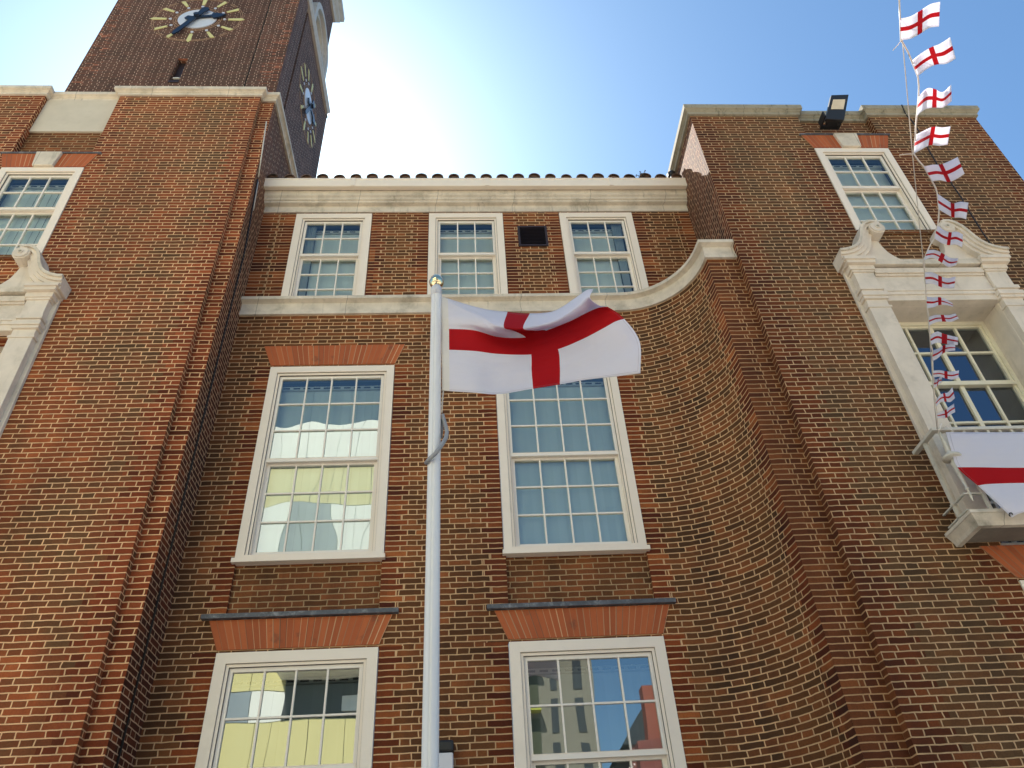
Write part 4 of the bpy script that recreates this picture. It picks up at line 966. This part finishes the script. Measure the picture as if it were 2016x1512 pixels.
for k in range(9):
    p = bp+Vector((rg.uniform(-.05, .05), rg.uniform(-.02, .02), 0)); d = Vector((rg.uniform(-.07, .07), rg.uniform(-.04, .04), rg.uniform(.05, .14)))
    m.tube([p, p+d*.5+Vector((0, 0, .02)), p+d], .002, 4)
    for j in range(7):
        c = p+d*rg.uniform(.3, 1.05)+Vector((rg.uniform(-.02, .02), rg.uniform(-.02, .02), rg.uniform(-.01, .01))); s_ = rg.uniform(.006, .013)
        a = Vector((rg.uniform(-1, 1), rg.uniform(-1, 1), rg.uniform(-1, 1))).normalized()*s_; b = a.cross(Vector((rg.uniform(-1, 1), rg.uniform(-1, 1), 1))).normalized()*s_
        m.face([c-a, c-b, c+a, c+b])
tag(m.build('roof_weed', M['leaf']), 'small straggly weed growing in the roof gutter', 'weed')
# ------------------------------------------------------------------ buildings opposite (seen mirrored in the windows)
M['op_yellow'] = plain('op_yellow_panel', (.58, .54, .24), .5, .04, .5); M['op_white'] = plain('op_white_panel', (.74, .77, .72), .45, .04, .5)
M['op_dark'] = plain('op_dark_glass', (.015, .022, .028), .45, .2, 1); M['op_grey'] = plain('op_grey_panel', (.22, .27, .30), .4, .1, .6)
M['op_conc'] = plain('op_concrete', (.17, .165, .13), .8, .12, .5, bump=.2); M['op_red'] = plain('op_red_brick', (.16, .04, .03), .8, .2, 1); M['op_orange'] = plain('op_orange', (.22, .05, .025), .6)
yb_ = empty('apartment_block', (-17, -24, 0), 'block of flats across the street clad in yellow and white panels', 'building')
Y = -20.0; x0, x1 = -32.0, -3.8
bands = [(0, 3, 'op_dark'), (3, 5.8, 'op_white'), (5.8, 8.2, 'op_white'), (8.2, 11.45, 'op_yellow'), (11.45, 12.75, 'op_white'), (12.75, 16.2, 'op_yellow'), (16.2, 18.6, 'op_yellow'), (18.6, 21.9, 'op_white'), (21.9, 24.5, 'op_yellow'), (24.5, 27.0, 'op_white')]
m = MB(); m.box(x0, x1, Y-12, Y-.03, 0, 26.9); m.build('core', M['op_dark'], yb_)
for z0, z1, mt_ in bands:
    m = MB(); x = x0; k = 0; rb = random.Random(z0)
    while x < x1-.2:
        wv = min(rb.choice((1.1, 1.6, 1.6, .7)), x1-x)
        if not (11.4 < z0 < 12.8 and x > -8.2 and z1 < 14):
            m.box(x+.012, x+wv-.012, Y-.03, Y+random.uniform(.0, .02), z0+.015, z1-.015, 1 if (mt_ == 'op_white' and rb.random() < .18) else 0)
        x += wv
    m.build('cladding_band', [M[mt_], M['op_grey']], yb_)
m = MB(); m.prism([(-8.2, 13.2), (-3.8, 13.2), (-3.8, 14.2), (-8.2, 14.0)], Y, Y+1.4, 0); m.box(-8.0, -3.9, Y+.03, Y+.1, 11.5, 13.2, 1); m.box(-5.4, -4.2, Y+.1, Y+.16, 11.7, 12.4, 0)
m.build('overhanging_bay', [M['op_white'], M['op_dark']], yb_)
cb = empty('concrete_tower_block', (3.4, -34, 0), 'concrete tower block across the street with narrow windows and green balconies', 'building')
m = MB(); m.box(.0, 7.0, -38, -30, 0, 22); m.build('wall', M['op_conc'], cb)
for xx in (4.5, 5.95):
    m = MB()
    for k in range(9): m.box(xx, xx+.45, -30.0, -29.96, 1+k*2.4, 2.9+k*2.4)
    m.build('window_strip', M['op_dark'], cb)
M['op_green'] = plain('op_green', (.03, .04, .012), .6, .2, 2); M['op_lime'] = plain('op_lime', (.35, .38, .04), .5)
for xx, ww in ((3.0, .8), (.4, 1.6)):
    for k in range(8):
        m = MB(); m.box(xx, xx+ww, -30.02, -29.95, 1.3+k*2.6, 3.4+k*2.6, 0); m.box(xx-.05, xx+ww+.05, -29.95, -29.2, 1.1+k*2.6, 1.3+k*2.6, 1); m.build('balcony', [M['op_green'], M['op_lime']], cb)
rh = empty('red_house', (11, -32, 0), 'red brick house across the street with a dark pitched gable and orange bay', 'building')
m = MB(); m.box(8.6, 16, -40, -30.5, 0, 12.5, 0); m.prism([(8.3, 12.5), (16.3, 12.5), (12.3, 17.8)], -40, -30.4, 1); m.box(9.6, 10.5, -30.5, -29.6, 12.0, 15.3, 2); m.box(8.9, 11.4, -30.5, -29.3, 9.8, 12.4, 0)
m.build('wall', [M['op_red'], M['op_dark'], M['op_orange']], rh)

M['bark'] = plain('pale_bark', (.10, .08, .06), .9, .3, 12); M['blossom'] = plain('white_blossom', (.75, .66, .66), .8, .2, 9)
tr_ = empty('blossom_tree', (4.0, -6.0, 0), 'slender young tree with white blossom on upright branches across the forecourt', 'tree')
rt = random.Random(12); m = MB(); bl = MB()
m.tube([(4, -6, 0), (4.03, -6, 1.5), (3.98, -6, 3.2), (4.0, -6, 4.4)], [.07, .06, .05, .03], 8)
for k in range(16):
    z0 = rt.uniform(2.4, 4.4); a = rt.uniform(0, 6.28); L = rt.uniform(1.4, 2.6); p0 = Vector((4, -6, z0))
    d = Vector((math.cos(a)*.42, math.sin(a)*.42, .9)).normalized(); p = [p0+d*L*q_+Vector((math.cos(a), math.sin(a), 0))*.12*math.sin(q_*3) for q_ in (0, .25, .5, .75, 1)]
    m.tube(p, [.02, .016, .012, .008, .004], 5)
    for j in range(120):
        q_ = rt.uniform(.2, 1.0); i_ = min(int(q_*4), 3); c = p[i_].lerp(p[i_+1], q_*4-i_)+Vector([rt.gauss(0, .05) for _ in range(3)])
        a1 = Vector([rt.uniform(-1, 1) for _ in range(3)]).normalized()*rt.uniform(.015, .035); b1 = a1.cross(Vector([rt.uniform(-1, 1) for _ in range(3)])).normalized()*.025
        bl.face([c-a1, c-b1, c+a1, c+b1])
m.build('trunk', M['bark'], tr_); bl.build('crown', M['blossom'], tr_)
